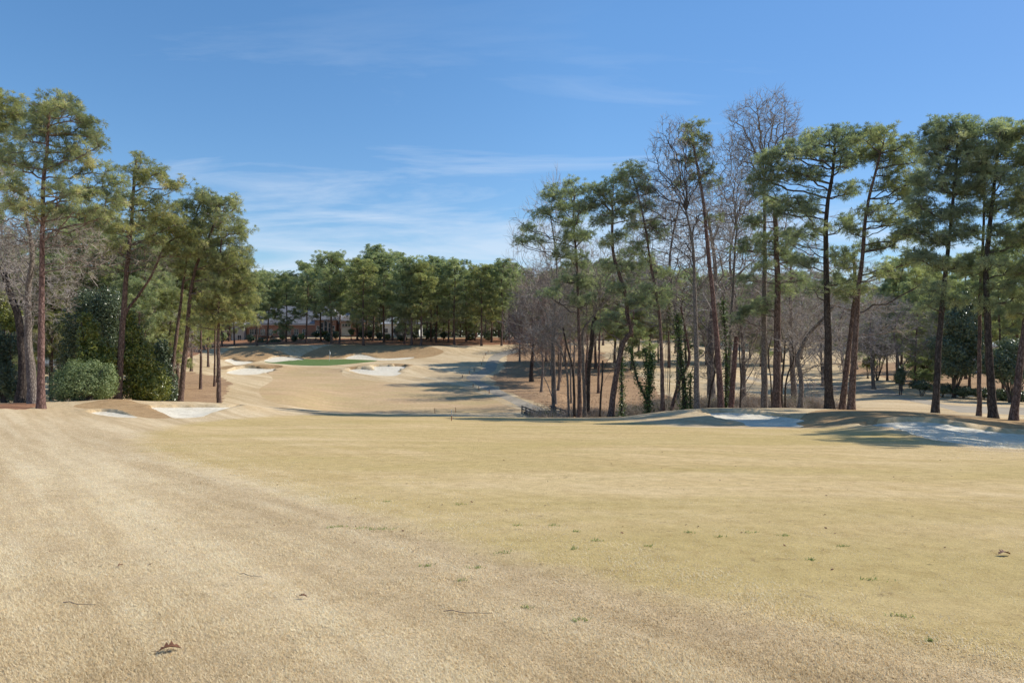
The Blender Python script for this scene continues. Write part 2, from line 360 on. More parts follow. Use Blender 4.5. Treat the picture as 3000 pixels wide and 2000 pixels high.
REG = []   # name, material, polygon world, kind of bunker lip, label
def region(name, mat, px, lo, hi, lip=0, label=None, n=6, jag=0, prio=0):
    r = random.Random(len(REG) * 7 + 3)
    poly = [on_ground(p[0] + r.uniform(-jag, jag) * 2, p[1] + r.uniform(-jag, jag) * .5, lo, hi) for p in catmull(px, n)]
    out = [poly[0]]
    for q in poly[1:]:
        if np.hypot(*(q - out[-1])) > .12: out.append(q)
    if name == 'fairway' and lo < 10: poly = [p + np.array([.16 * math.sin(i * 1.7) + .1 * math.sin(i * 4.1), 0]) for i, p in enumerate(poly)]; out = poly
    REG.append(dict(name=name, mat=mat, poly=np.array(out), lip=lip, label=label, prio=prio))

# sand traps
SL = 'bunker_sand'
region('dark_hollow_patch', 'litter', [(812,1191),(830,1188),(852,1190),(846,1196),(828,1197)], 50, 60, 0, 'small flat dark patch standing in for a shaded drain hollow on the near bank', prio=5, n=3)  # dark of a drain hollow put in as litter colour, ground stays flat
region(SL, 'sand', [(263,1210),(293,1206),(339,1209),(403,1222),(344,1221),(300,1216)], 38, 51, .2, 'small crescent of pale sand under the left grass mound', prio=5)
region(SL, 'sand', [(444,1195),(500,1193.5),(578,1193),(650,1193),(705,1193),(667,1199),(625,1207),(606,1215),(585,1221),(514,1224),(481,1212)], 38, 54, .22, 'bright sand bunker right of the left grass mound', prio=5)
region(SL, 'sand', [(2047,1215),(2069,1211),(2138,1209),(2244,1216),(2353,1230),(2332,1240),(2353,1250),(2270,1250),(2192,1248),(2172,1236),(2095,1222)], 30, 51, .3, 'shadow-striped sand bunker left of the grassy hump', prio=5)
region(SL, 'sand', [(2530,1252),(2603,1238),(2721,1237),(2833,1252),(2928,1267),(3000,1272),(3150,1280),(3250,1300),(3150,1318),(3000,1315),(2880,1309),(2817,1300),(2715,1284),(2648,1265),(2587,1256)], 21, 45, .25, 'long shaded sand bunker running out at the right edge', prio=5)
region(SL, 'sand', [(657,1056),(677,1051),(692,1057),(741,1060),(715,1067),(690,1069),(674,1062)], 135, 185, .45, 'far sand bunker left of the putting green under a mound', prio=5, n=4)
region(SL, 'sand', [(664,1092),(688,1083),(731,1078),(782,1081),(815,1079),(789,1091),(718,1098)], 110, 160, .5, 'far kidney-shaped sand bunker below the left end of the putting green', prio=5, n=4)
region(SL, 'sand', [(772,1058),(795,1048),(830,1045),(875,1050),(886,1054),(840,1057),(800,1061)], 140, 185, .3, 'shaded sand bunker behind the left end of the putting green', prio=5, n=4)
region(SL, 'sand', [(1012,1050),(1040,1040),(1073,1041),(1110,1050),(1160,1049),(1214,1046),(1190,1052),(1130,1055),(1060,1053)], 145, 185, .3, 'shaded sand bunker behind the right end of the putting green', prio=5, n=4)
region(SL, 'sand', [(1021,1086),(1051,1081),(1097,1084),(1093,1075),(1140,1073),(1190,1075),(1165,1088),(1175,1093),(1148,1101),(1068,1096)], 110, 160, .5, 'large bright sand bunker below the right end of the putting green', prio=5, n=4)
region('putting_green', 'green', [(776,1061),(834,1056),(910,1053),(1025,1053),(1105,1056),(1063,1062),(987,1069),(930,1071),(863,1069)], 125, 178, 0, 'oval dark green putting surface with a flagstick', prio=4)
region('cart_path', 'path', [(1505,1020),(1478,1029),(1446,1039),(1430,1052),(1422,1070),(1408,1084),(1378,1097),(1366,1108),(1388,1121),(1415,1138),(1446,1155),(1486,1173),(1528,1195),(1556,1211),(1640,1213),(1590,1196),(1552,1180),(1522,1168),(1494,1157),(1470,1144),(1430,1126),(1406,1112),(1424,1100),(1450,1085),(1458,1067),(1466,1051),(1492,1038),(1530,1028)], 74, 200, 0, 'grey cart path winding from the footbridge up past the putting green', prio=4, n=5)
region('cart_path', 'path', [(2630,1167),(2720,1172),(2780,1186),(2900,1191),(3060,1196),(3300,1215),(3300,1235),(3060,1219),(2900,1212),(2835,1216),(2790,1201),(2715,1184)], 56, 110, 0, 'pale cart path behind the trees at the right edge', prio=4)
region('path', 'path', [(2180,1100),(2300,1120),(2460,1128),(2560,1125),(2640,1160),(2560,1150),(2440,1143),(2300,1132),(2180,1108)], 80, 170, 0, 'strip of worn path in the shade behind the big pine', prio=3)
# near mown fairway
region('fairway', 'fairway', [(1000,1213),(860,1217),(700,1226),(520,1246),(405,1285),(440,1322),(600,1375),(800,1430),(1000,1490),(1200,1545),(1400,1605),(1700,1690),(2000,1765),(2300,1832),(2700,1915),(3100,1985),(3700,2080),(4200,1700),(3700,1345),(3000,1326),(2800,1308),(2650,1276),(2500,1258),(2350,1256),(2150,1254),(1980,1249),(1900,1237),(1700,1226),(1560,1224),(1320,1219),(1150,1215)], 3.3, 60, 0, 'wide smooth straw-coloured fairway in front', prio=2, n=8)
# far fairway strip down the middle
region('fairway', 'farfair', [(760,1075),(860,1075),(950,1075),(1000,1085),(1020,1105),(1200,1125),(1330,1128),(1400,1150),(1480,1185),(1520,1207),(1250,1209),(1000,1207),(860,1190),(780,1170),(760,1140),(800,1110)], 74, 165, 0, 'far fairway climbing to the putting green', prio=1)
# bank behind and around near bunkers: browner longer grass
for px, lo, hi in (([(215,1190),(260,1178),(320,1169),(380,1172),(430,1190),(490,1212),(510,1223),(430,1224),(345,1208),(280,1203)], 40, 52),
                   ([(2270,1250),(2330,1235),(2380,1205),(2450,1199),(2560,1201),(2640,1204),(2760,1212),(2900,1224),(3000,1228),(3300,1232),(3300,1285),(3000,1270),(2830,1249),(2720,1235),(2600,1236),(2530,1252),(2440,1254),(2370,1254)], 30, 50),
                   ([(640,1050),(680,1020),(740,1014),(800,1022),(850,1045),(800,1046),(760,1060),(700,1062)], 150, 182),
                   ([(640,1077),(700,1069),(790,1070),(830,1080),(800,1085),(720,1076),(660,1086)], 125, 165),
                   ([(1000,1078),(1060,1070),(1150,1064),(1215,1070),(1190,1080),(1140,1071),(1090,1073),(1030,1083)], 125, 165),
                   ([(880,1050),(960,1012),(1100,1008),(1240,1012),(1300,1030),(1240,1048),(1110,1049),(1050,1038),(1000,1050)], 158, 186)):
    region('grass_bank', 'bankturf', px, lo, hi, 0, 'longer brown grass on a bank', prio=1.5)
# litter and straw under trees
region('pine_straw', 'straw', [(-900,1215),(-200,1208),(0,1197),(60,1199),(112,1190),(110,1180),(0,1178),(-300,1180),(-900,1190)], 40, 52, 0, 'reddish pine straw under the left trees', prio=3, jag=2)
region('leaf_litter', 'litter', [(535,1090),(600,1098),(640,1104),(672,1118),(668,1140),(655,1165),(640,1182),(540,1184),(400,1184),(350,1140),(440,1100)], 62, 135, 0, 'brown litter under the slim left pines', prio=2, jag=5, n=10)
region('pine_straw', 'straw', [(-400,1060),(200,1062),(450,1062),(560,1045),(600,1025),(650,1018),(760,1010),(900,1010),(1050,1009),(1200,1012),(1330,1012),(1450,1010),(1560,1006),(1700,1000),(1700,990),(1200,990),(600,992),(0,995),(-400,1000)], 120, 290, 0, 'red pine straw under the far pines', prio=1.7, jag=2)
region('leaf_litter', 'litter', [(1500,1022),(1480,1060),(1470,1085),(1440,1105),(1470,1140),(1530,1165),(1570,1180),(1625,1198),(1680,1216),(1800,1222),(1900,1212),(1980,1215),(2400,1212),(2350,1200),(2200,1180),(2050,1168),(1950,1160),(1900,1120),(1850,1085),(1780,1060),(1760,1030),(1650,1010),(1560,1008)], 63, 215, 0, 'orange brown leaf litter under the bare trees', prio=1.6, jag=5, n=14)
region('leaf_litter', 'litter', [(2480,1100),(2560,1100),(2650,1125),(2720,1145),(2850,1160),(3000,1165),(3400,1170),(3400,1090),(3000,1095),(2700,1070),(2500,1060)], 70, 170, 0, 'shaded litter under the right background trees', prio=1.6, jag=5, n=14)

def build_ground():
    pts = []
    ds = [3.0]
    while ds[-1] < 1500:
        d = ds[-1]
        if d < 20: st = d * .05
        elif d < 36: st = .8
        elif d < 66: st = .36
        elif d < 200: st = .55 if d < 120 else .8
        else: st = (d - 180) * .08
        ds.append(d + st)
    ts = np.arange(-.84, .8401, .0065)
    for k, d in enumerate(ds):
        o = .00325 if k % 2 else 0
        tt = ts if 20 < d < 260 else ts[::3]
        for t in tt: pts.append((t * d + o * d, d))
    for x in np.arange(-60, 61, 3.0):
        for y in np.arange(-40, 60, 3.0):
            if y < 2.5 or abs(x) > .86 * y + .8: pts.append((x + .01, y + .003))
    for x in np.arange(-1500, 1501, 60.0):
        for y in np.arange(-300, 1501, 60.0):
            if (abs(x) > 61 or y < -42 or y > 60) and abs(x) > .86 * max(y, 0) + 2: pts.append((x, y))
    verts = [Vector(p) for p in pts]
    edges = []
    for r in REG:
        b = len(verts); P = r['poly']; n = len(P)
        verts += [Vector((float(p[0]), float(p[1]))) for p in P]
        edges += [(b + i, b + (i + 1) % n) for i in range(n)]
    V2, E2, F2, *_ = delaunay_2d_cdt(verts, edges, [], 0, 1e-4, False)
    V = np.array([(v[0], v[1]) for v in V2]); Fc = np.array([f for f in F2 if len(f) == 3])
    a = V[Fc[:, 1]] - V[Fc[:, 0]]; b = V[Fc[:, 2]] - V[Fc[:, 0]]
    cr = a[:, 0] * b[:, 1] - a[:, 1] * b[:, 0]
    Fc[cr < 0] = Fc[cr < 0][:, ::-1]; Fc = Fc[np.abs(cr) > 1e-9]
    cen = V[Fc].mean(1)
    def inside(P, Q):
        c = np.zeros(len(Q), bool); m = len(P)
        lo, hi = P.min(0), P.max(0); sel = np.where((Q[:, 0] >= lo[0]) & (Q[:, 0] <= hi[0]) & (Q[:, 1] >= lo[1]) & (Q[:, 1] <= hi[1]))[0]
        q = Q[sel]; cc = np.zeros(len(q), bool)
        for i in range(m):
            x1, y1 = P[i]; x2, y2 = P[(i + 1) % m]
            cond = ((y1 > q[:, 1]) != (y2 > q[:, 1]))
            with np.errstate(divide='ignore', invalid='ignore'):
                xi = (x2 - x1) * (q[:, 1] - y1) / (y2 - y1 + 1e-12) + x1
            cc ^= cond & (q[:, 0] < xi)
        c[sel] = cc; return c
    owner = np.full(len(Fc), -1); best = np.full(len(Fc), -1.0)
    for i, r in enumerate(REG):
        ins = inside(r['poly'], cen) & (r['prio'] > best)
        owner[ins] = i; best[ins] = r['prio']
    Z = base_z(V[:, 0], V[:, 1])
    for r in REG:      # bunker shaping
        if not r['lip']: continue
        P = r['poly']; lo, hi = P.min(0) - 5, P.max(0) + 5
        sel = np.where((V[:, 0] > lo[0]) & (V[:, 0] < hi[0]) & (V[:, 1] > lo[1]) & (V[:, 1] < hi[1]))[0]
        q = V[sel]; bd = np.full(len(q), 1e9); near = np.zeros_like(q)
        for i in range(len(P)):
            p1, p2 = P[i], P[(i + 1) % len(P)]; e = p2 - p1; t = np.clip(((q - p1) @ e) / (e @ e + 1e-12), 0, 1)
            n = p1 + t[:, None] * e; dd = np.hypot(*(q - n).T); k = dd < bd; bd[k] = dd[k]; near[k] = n[k]
        ins = inside(P, q)
        out = (~ins) & (bd > .02)
        far = np.clip((q - near)[:, 1] / (bd + 1e-6), -1, 1)
        yy = (q[:, 1] - P[:, 1].min()) / (np.ptp(P[:, 1]) + 1e-6); farw = np.clip(yy * 1.5 - .35, 0, 1) ** 1.2
        L = 1.6 if r['lip'] < .45 else 3.0
        Z[sel[out]] += (r['lip'] * farw * np.exp(-(bd / L)**2))[out]
        Z[sel[ins]] -= (.10 * np.clip(bd / .8, 0, 1))[ins]
    V3 = np.column_stack([V, Z])
    P = [r for r in REG if r['name'] == 'fairway'][0]['poly']; bd = np.full(len(V), 1e9)
    for i in range(len(P)):
        p1, p2 = P[i], P[(i + 1) % len(P)]; e = p2 - p1; t = np.clip(((V - p1) @ e) / (e @ e + 1e-12), 0, 1)
        bd = np.minimum(bd, np.hypot(*(V - (p1 + t[:, None] * e)).T))
    wd = np.clip(.3 + V[:, 1] * .035, .3, 1.3); sd = np.where(inside(P, V), bd, -bd); mown = np.clip(.5 + .5 * sd / wd, 0, 1)
    def emit(name, mask, mat, label=None):
        f = Fc[mask]
        if not len(f): return
        u, inv = np.unique(f, return_inverse=True)
        o = mesh_np(name, V3[u], inv.reshape(f.shape), M[mat], smooth=True, attr=mown[u])
        tag(o, label, kind='structure'); return o
    emit('ground', owner == -1, 'rough', 'dry straw-coloured rough grass rolling across the whole golf course')
    for i, r in enumerate(REG): emit(r['name'], owner == i, r['mat'], r['label'])
    return V3
GV = build_ground()
print('ground verts', len(GV))
FAIR = [r for r in REG if r['name'] == 'fairway'][0]['poly']

def in_poly(P, q):
    cc = np.zeros(len(q), bool)
    for i in range(len(P)):
        x1, y1 = P[i]; x2, y2 = P[(i + 1) % len(P)]
        cond = ((y1 > q[:, 1]) != (y2 > q[:, 1]))
        xi = (x2 - x1) * (q[:, 1] - y1) / (y2 - y1 + 1e-12) + x1
        cc ^= cond & (q[:, 0] < xi)
    return cc

# ------------------------------------------------------------------ near grass blades
def grass():
    rng = np.random.default_rng(5)
    N = 900000
    d = 3.2 * (36 / 3.2) ** (rng.random(N) ** 1.1)
    t = rng.uniform(-.82, .82, N); x = t * d
    jx = rng.normal(0, 1, N) * (.3 + d * .06) + .35 * np.sin(x * 2.1 + d); f = in_poly(FAIR, np.column_stack([x + jx, d + jx * .8]))
    keep = ((~f) | ((rng.random(N) < .35) & (d < 12))) & (rng.random(N) < np.clip((36 - d) / 20, 0, 1)); x, d, f = x[keep], d[keep], f[keep]; N = len(x)
    z = base_z(x, d)
    h = rng.uniform(.007, .024, N) * np.where(f, .4, 1); w = rng.uniform(.0016, .0034, N) * (1 + d / 9) * np.where(f, .8, 1)
    clump = np.sin(x * 3.1 + np.sin(d * 2.3) * 2) * np.sin(d * 2.7 + np.sin(x * 1.9) * 2)
    h *= 1 + .35 * clump
    q = .74 * x + .67 * d; al = .67 * x - .74 * d; sw = .5 * np.sin(q * 1.9 + 1.3 * np.sin(al * .22)) + .3 * np.sin(q * 4.7 + al * .1) + .35 * np.sin(q * .8 + 2)
    az = rng.uniform(0, 2 * PI, N) * .75 + .6; lean = rng.uniform(.5, 2.2, N)
    dx, dy = np.cos(az), np.sin(az)
    b = np.column_stack([x, d, z - .004]); side = np.column_stack([-dy, dx, np.zeros(N)]) * w[:, None]
    tip = b + np.column_stack([dx * h * lean, dy * h * lean, h + .004])
    V = np.empty((N, 3, 3)); V[:, 0] = b - side; V[:, 1] = b + side; V[:, 2] = tip
    v = np.clip(rng.normal(.5, .24, N) + .06 * clump, 0, 1)
    o = mesh_np('dry_grass', V.reshape(-1, 3), np.arange(N * 3).reshape(N, 3), M['straw_blade'], attr=np.repeat(v, 3))
    tag(o, 'short dormant straw-coloured grass blades in the foreground rough', 'grass', kind='stuff')
    # leaves lying among the trunks
    rng = np.random.default_rng(18); N = 9000
    d = rng.uniform(58, 100, N); x = (rng.uniform(1560, 2400, N) - 1500) / F * d; z = base_z(x, d) + .03
    s = rng.uniform(.04, .11, N); a = rng.uniform(0, 2 * PI, N); tl = rng.uniform(-.7, .7, (N, 2))
    c = np.column_stack([x, d, z]); u = np.column_stack([np.cos(a), np.sin(a), tl[:, 0]]) * s[:, None]; w = np.column_stack([-np.sin(a), np.cos(a), tl[:, 1]]) * s[:, None] * .6
    V = np.stack([c - u, c - w, c + u, c + w], 1)
    o = mesh_np('fallen_leaves', V.reshape(-1, 3), np.arange(N * 4).reshape(N, 4), M['litter'])
    tag(o, 'drift of curled dead leaves lying among the trunks beyond the crest', 'leaf litter', kind='stuff')
    # green weeds in little clumps
    rng = np.random.default_rng(8); C = []
    for X, Y in [(1005,1543),(1060,1548),(1092,1552),(1130,1552),(1350,1478),(1690,1608),(1250,1660),(1395,1665),(1350,1703),(1700,1822),(1540,1780),(1520,1540),(1690,1558),(2110,1572),(2560,1700),(2640,1805),(2470,1600),(980,1545),(1620,1540),(2200,1560),(1480,1620),(1135,1470),(1750,1585),(2380,1640),(2730,1880),(1900,1600),(2020,1560),(2300,1570)]:
        C.append((on_ground(X, Y, 3, 60), rng.uniform(.012, .05)))
    P = []
    for (cx, cy), s in C:
        n = int(14 + s * 380); P.append(np.column_stack([rng.normal(cx, s * 1.6, n), rng.normal(cy, s, n)]))
    P = np.vstack(P); N = len(P); z = base_z(P[:, 0], P[:, 1]); az = rng.uniform(0, 2 * PI, N); h = rng.uniform(.015, .035, N)
    b = np.column_stack([P, z]); side = np.column_stack([-np.sin(az), np.cos(az), np.zeros(N)]) * .006
    tip = b + np.column_stack([np.cos(az) * h, np.sin(az) * h, h]); V = np.stack([b - side, b + side, tip], 1)
    o = mesh_np('green_weeds', V.reshape(-1, 3), np.arange(N * 3).reshape(N, 3), M['weed'], attr=np.repeat(rng.random(N), 3))
    tag(o, 'tiny clumps of fresh green weed dotted over the dry turf', 'weeds', kind='stuff')
    # leaf crumbs on the fairway
    rng = np.random.default_rng(11); N = 260
    d = 7 * (50 / 7) ** rng.random(N); x = rng.uniform(-.7, .75, N) * d; z = base_z(x, d) + .012
    s = rng.uniform(.010, .028, N); a = rng.uniform(0, 2 * PI, N); tl = rng.uniform(-.5, .5, (N, 2))
    c = np.column_stack([x, d, z]); u = np.column_stack([np.cos(a), np.sin(a), tl[:, 0]]) * s[:, None]; w = np.column_stack([-np.sin(a), np.cos(a), tl[:, 1]]) * s[:, None] * .6
    V = np.stack([c - u, c - w, c + u, c + w], 1)
    o = mesh_np('leaf_crumbs', V.reshape(-1, 3), np.arange(N * 4).reshape(N, 4), M['deadleaf'])
    tag(o, 'scattered brown crumbs of dead leaf over the turf', 'leaf debris', kind='stuff')
grass()

# fallen oak leaves and pine twigs lying in the foreground
def oak_leaf(X, Y, size, rz, label):
    x, y = on_ground(X, Y, 3, 40); z = gz(x, y)
    o = empty('fallen_leaf', (x, y, z + .02), label, 'leaf')
    prof = [(0, .02), (.12, .16), (.2, .08), (.32, .30), (.42, .12), (.55, .34), (.66, .13), (.78, .22), (.88, .09), (1, .01)]
    V = []; Fq = []
    for k, (u, w) in enumerate(prof):
        curl = .10 * math.sin(u * 4)
        for s in (-1, 0, 1):
            px, py = (u - .5), s * w; zz = curl + abs(s) * w * .55
            V.append((x + size * (px * math.cos(rz) - py * math.sin(rz)), y + size * (px * math.sin(rz) + py * math.cos(rz)), z + .025 + size * zz))
    for k in range(len(prof) - 1):
        for s in (0, 1): Fq.append((k*3+s, k*3+s+1, k*3+s+4, k*3+s+3))
    mesh_np('blade', np.array(V), np.array(Fq), M['deadleaf'], o)
    V = []; st = [(-.5, 0, .03), (-.68, .03, .05), (-.8, .1, .06)]
    pts = np.array([(x + size*(a*math.cos(rz)-b*math.sin(rz)), y + size*(a*math.sin(rz)+b*math.cos(rz)), z + .02 + size*c) for a, b, c in st])
    tube_mesh('stalk', pts, np.array([.0022, .002, .0015]) , 5, M['deadleaf'], o)

def tube_arrays(pts, rad, sides, rngnoise=0, rng=None, cap=False):
    pts = np.asarray(pts, float); n = len(pts); tan = np.gradient(pts, axis=0); tan /= np.linalg.norm(tan, axis=1)[:, None] + 1e-9
    ref = np.array([1.0, 0, 0]) if abs(tan[0][0]) < .8 else np.array([0, 1.0, 0])
    V = []
    u = ref
    for k in range(n):
        u = u - tan[k] * (u @ tan[k]); u /= np.linalg.norm(u) + 1e-9; w = np.cross(tan[k], u)
        a = np.linspace(0, 2 * PI, sides, endpoint=False)
        r = rad[k] * (1 + (rng.normal(0, rngnoise, sides) if rng is not None else 0))
        V.append(pts[k] + (np.cos(a) * r)[:, None] * u + (np.sin(a) * r)[:, None] * w)
    V = np.vstack(V); i = np.arange(sides); Fq = []
    for k in range(n - 1):
        a = k * sides; Fq.append(np.column_stack([a + i, a + (i + 1) % sides, a + sides + (i + 1) % sides, a + sides + i]))
    return V, np.vstack(Fq)
def tube_mesh(name, pts, rad, sides, mat, parent=None, noise=0, rng=None, smooth=True):
    V, Fq = tube_arrays(pts, rad, sides, noise, rng); return mesh_np(name, V, Fq, mat, parent, smooth)

oak_leaf(500, 1912, .15, .5, 'large curled brown oak leaf lying in the foreground grass')
oak_leaf(353, 1662, .07, 1.3, 'small red-brown leaf standing in the grass on the left')
oak_leaf(888, 1754, .08, .1, 'small pale-edged leaf in the grass below the middle')
oak_leaf(2943, 1628, .16, .2, 'dark leaf on the fairway near the right edge')
def twig(X, Y, L, rz, label):
    x, y = on_ground(X, Y, 3, 40); pts = []
    for k in range(7):
        u = (k / 6 - .5) * L; px, py = x + u * math.cos(rz), y + u * math.sin(rz) + .02 * math.sin(k * 1.3); pts.append((px, py, gz(px, py) + .022 + .006 * math.sin(k * 2)))
    o = tube_mesh('twig', np.array(pts), np.linspace(.004, .002, 7), 5, M['limb_pine']); tag(o, label, 'twig')
twig(230, 1775, .32, -.2, 'thin bent twig in the grass at lower left')
twig(735, 1692, .3, -.4, 'thin curved twig in the grass left of the small pale-edged leaf')
twig(1370, 1800, .42, -.15, 'long thin twig in the grass at lower middle')

# ------------------------------------------------------------------ tree engine
def edge_tubes(A, B, ra, rb, sides=4):
    d = B - A; L = np.linalg.norm(d, axis=1)[:, None] + 1e-9; d = d / L
    ref = np.where(np.abs(d[:, 2:3]) < .9, np.array([[0, 0, 1.0]]), np.array([[1.0, 0, 0]]))
    u = np.cross(d, ref); u /= np.linalg.norm(u, axis=1)[:, None] + 1e-9; w = np.cross(d, u)
    n = len(A); V = np.empty((n, 2 * sides, 3))
    for k in range(sides):
        a = 2 * PI * k / sides; o = u * math.cos(a) + w * math.sin(a)
        V[:, k] = A + o * ra[:, None]; V[:, sides + k] = B + o * rb[:, None]
    i = np.arange(sides); f = np.column_stack([i, (i + 1) % sides, sides + (i + 1) % sides, sides + i])
    Fq = (np.arange(n)[:, None, None] * 2 * sides + f[None]).reshape(-1, 4)
    return V.reshape(-1, 3), Fq

def mst(pos, plen, pts, bf):
    """grow from existing nodes to pts; returns parent index list in insertion order"""
    N = len(pts); K = len(pos)
    best = np.full(N, 1e18); bp = np.zeros(N, int)
    for s in range(0, K, 64):
        D = np.linalg.norm(pts[:, None] - pos[None, s:s + 64], axis=2) + bf * plen[None, s:s + 64]
        j = D.argmin(1); m = D[np.arange(N), j]; k = m < best; best[k] = m[k]; bp[k] = j[k] + s
    alive = np.ones(N, bool); order = []; par = []; pl = []
    idx = np.full(N, -1)
    c = best.copy()
    for it in range(N):
        i = int(c.argmin()); order.append(i); p = bp[i]; par.append(p); c[i] = 1e18; alive[i] = False
        src = pos[p] if p < K else pts[order[p - K]]
        l = (plen[p] if p < K else pl[p - K]) + float(np.linalg.norm(pts[i] - src)); pl.append(l)
        D = np.sqrt(((pts - pts[i])**2).sum(1)) + bf * l
        k = alive & (D < best); best[k] = D[k]; c[k] = D[k]; bp[k] = K + it
    return np.array(order), np.array(par), np.array(pl)

def needles(C, Dr, n, L, w, rng, up=.35):
    T = len(C); v = rng.normal(0, 1, (T, n, 3)); v /= np.linalg.norm(v, axis=2)[..., None]
    v = v + Dr[:, None] * .75 + np.array([0, 0, up]); v /= np.linalg.norm(v, axis=2)[..., None] + 1e-9
    ln = L * rng.uniform(.7, 1.15, (T, n, 1)); s = np.cross(v, rng.normal(0, 1, (T, n, 3))); s /= np.linalg.norm(s, axis=2)[..., None] + 1e-9
    b = C[:, None] + v * ln * .05; ww = w * rng.uniform(.7, 1.3, (T, n, 1))
    V = np.stack([b - s * ww * .5, b + v * ln * .55 + s * ww * .1 - np.array([0, 0, .0]), b + v * ln - np.array([0, 0, 1]) * ln * .12, b + s * ww * .5], 2)
    V[:, :, 1] = b + v * ln * .6 - s * ww * .45
    V = np.stack([b - s * ww * .25, b + v * ln * .55 - s * ww * .5, b + v * ln - np.array([0, 0, 1]) * ln * .12, b + v * ln * .55 + s * ww * .5], 2)
    N = T * n; return V.reshape(-1, 3), np.arange(N * 4).reshape(N, 4)

def leaves(C, Nrm, size, rng):
    N = len(C); n = Nrm + rng.normal(0, .6, (N, 3)); n /= np.linalg.norm(n, axis=1)[:, None] + 1e-9
    u = np.cross(n, rng.normal(0, 1, (N, 3))); u /= np.linalg.norm(u, axis=1)[:, None] + 1e-9; w = np.cross(n, u)
    s = size * rng.uniform(.6, 1.25, (N, 1))
    V = np.stack([C - u * s, C - w * s * .45 + n * s * .08, C + u * s, C + w * s * .45 + n * s * .08], 1)
    return V.reshape(-1, 3), np.arange(N * 4).reshape(N, 4)

def tree3d(name, label, cat, path, rad, pads, kind='pine', seed=0, group=None, barkm='bark_pine', limbm='limb_pine', leafm='needle',
           tuft=(14, .34, .045), bf=.35, trunk_noise=.05, detail=1.0, sides=12, attach=None, twigm='twig_grey', rtip=.011, maxlimb=.5, twigL=.7, twigN=3, twigw=.013, flare=1.35):
    """path: list of 3d points base->top; rad: (r0, r1); pads: (center, radii3, npts, bare)"""
    rng = np.random.default_rng(seed)
    path = np.array(catmull(path, 8, closed=False))
    seg = np.linalg.norm(np.diff(path, axis=0), axis=1); s = np.concatenate([[0], np.cumsum(seg)]); S = s[-1]
    n = max(16, int(S / .55)); q = np.linspace(0, S, n); tr = np.column_stack([np.interp(q, s, path[:, k]) for k in range(3)])
    wob = np.column_stack([np.cumsum(rng.normal(0, .012, n)), np.cumsum(rng.normal(0, .012, n)), np.zeros(n)]); wob -= np.linspace(0, 1, n)[:, None] * wob[-1]; tr += wob
    f = q / S; R = rad[0] + (rad[1] - rad[0]) * f ** .85; R = R * (1 + (flare - 1) * np.exp(-q / .55))
    root = empty(name, tuple(path[0]), label, cat, group)
    V, Fq = tube_arrays(tr, R, sides, trunk_noise, rng); tparts = [(V, Fq, M[barkm], None)]; cparts = []
    # nodes
    pos = [p for p in tr]; par = [-1] * n; plen = list(q * .35); istr = n
    zs = tr[:, 2]
    minz = attach if attach is not None else None
    for (c, r, k, bare) in pads:
        c = np.array(c, float)
        # attachment point
        lat0 = np.hypot(*(c[:2] - np.array([np.interp(c[2], zs, tr[:, 0]), np.interp(c[2], zs, tr[:, 1])])))
        if kind == 'pine': drop = lat0 * rng.uniform(.18, .5)
        else: drop = lat0 * rng.uniform(.9, 1.5) + rng.uniform(0, .8)
        za = min(c[2] - drop, zs[-1] - .2)
        if minz is not None: za = max(za, minz + rng.uniform(0, 1.2))
        i = int(np.argmin(np.abs(zs - za))); A = tr[i]
        lat = c - A; L = np.linalg.norm(lat)
        if L < .6: continue
        if kind == 'pine': ctrl = A + lat * np.array([.5, .5, .15]) + np.array([0, 0, rng.uniform(.0, .12) * L])
        else: ctrl = A + lat * np.array([.35, .35, .6]) + rng.normal(0, .06 * L, 3)
        end = c - np.array([0, 0, r[2] * .35]); m = max(3, int(L / .5)); p = i
        for t in np.linspace(0, 1, m + 1)[1:]:
            b = (1-t)**2 * A + 2*t*(1-t) * ctrl + t*t * end + rng.normal(0, .035 * min(L, 3), 3) * math.sin(PI * t)
            pos.append(b); par.append(p); plen.append(plen[p] + float(np.linalg.norm(b - pos[p]))); p = len(pos) - 1
    pts = []; isb = []; pv = []
    for (c, r, k, bare) in pads:
        k = int(k * detail)
        if k < 1: continue
        if kind == 'pine' and not bare:
            m = max(1, k // 5); cl = rng.normal(0, 1, (m, 3)); cl /= np.linalg.norm(cl, axis=1)[:, None]; cl *= (rng.random((m, 1)) ** .45)
            cl[:, 2] = np.where(cl[:, 2] < -.4, cl[:, 2] * .4, cl[:, 2])
            ci = rng.integers(0, m, k); pp = cl[ci] * np.array(r) + rng.normal(0, .23, (k, 3)) * np.array([1, 1, .7]) + c; pv.append(rng.normal(.45, .24, m)[ci])
        else:
            cl = rng.normal(0, 1, (k, 3)); cl /= np.linalg.norm(cl, axis=1)[:, None]; pp = cl * (rng.random((k, 1)) ** .4) * np.array(r) + c; pv.append(np.full(k, .45))
        pts.append(pp); isb += [bare] * k
    if not pts: return root
    pts = np.vstack(pts); isb = np.array(isb); pv = np.concatenate(pv)
    pos = np.array(pos); plen = np.array(plen)
    lo = int(n * .25)
    keepidx = np.array([i for i in range(len(pos)) if i >= lo])
    order, pr, pl = mst(pos[keepidx], plen[keepidx], pts, bf)
    K = len(pos); kk = len(keepidx)
    pr = np.array([keepidx[p] if p < kk else K + (p - kk) for p in pr])
    allpos = np.vstack([pos, pts[order]]); parent = np.array(par + list(pr))
    bareo = isb[order]; NN = len(allpos); tips = np.zeros(NN)
    for i in range(NN - 1, n - 1, -1):
        if tips[i] == 0: tips[i] = 1
        p = parent[i]
        if p >= n: tips[p] += tips[i]
    r = rtip * np.maximum(tips, 1) ** .5
    Rt = np.interp(np.arange(NN), np.arange(n), R)
    for i in range(n, NN):   # cap by parent
        p = parent[i]
        r[i] = min(r[i], (R[p] * maxlimb) if p < n else r[p])
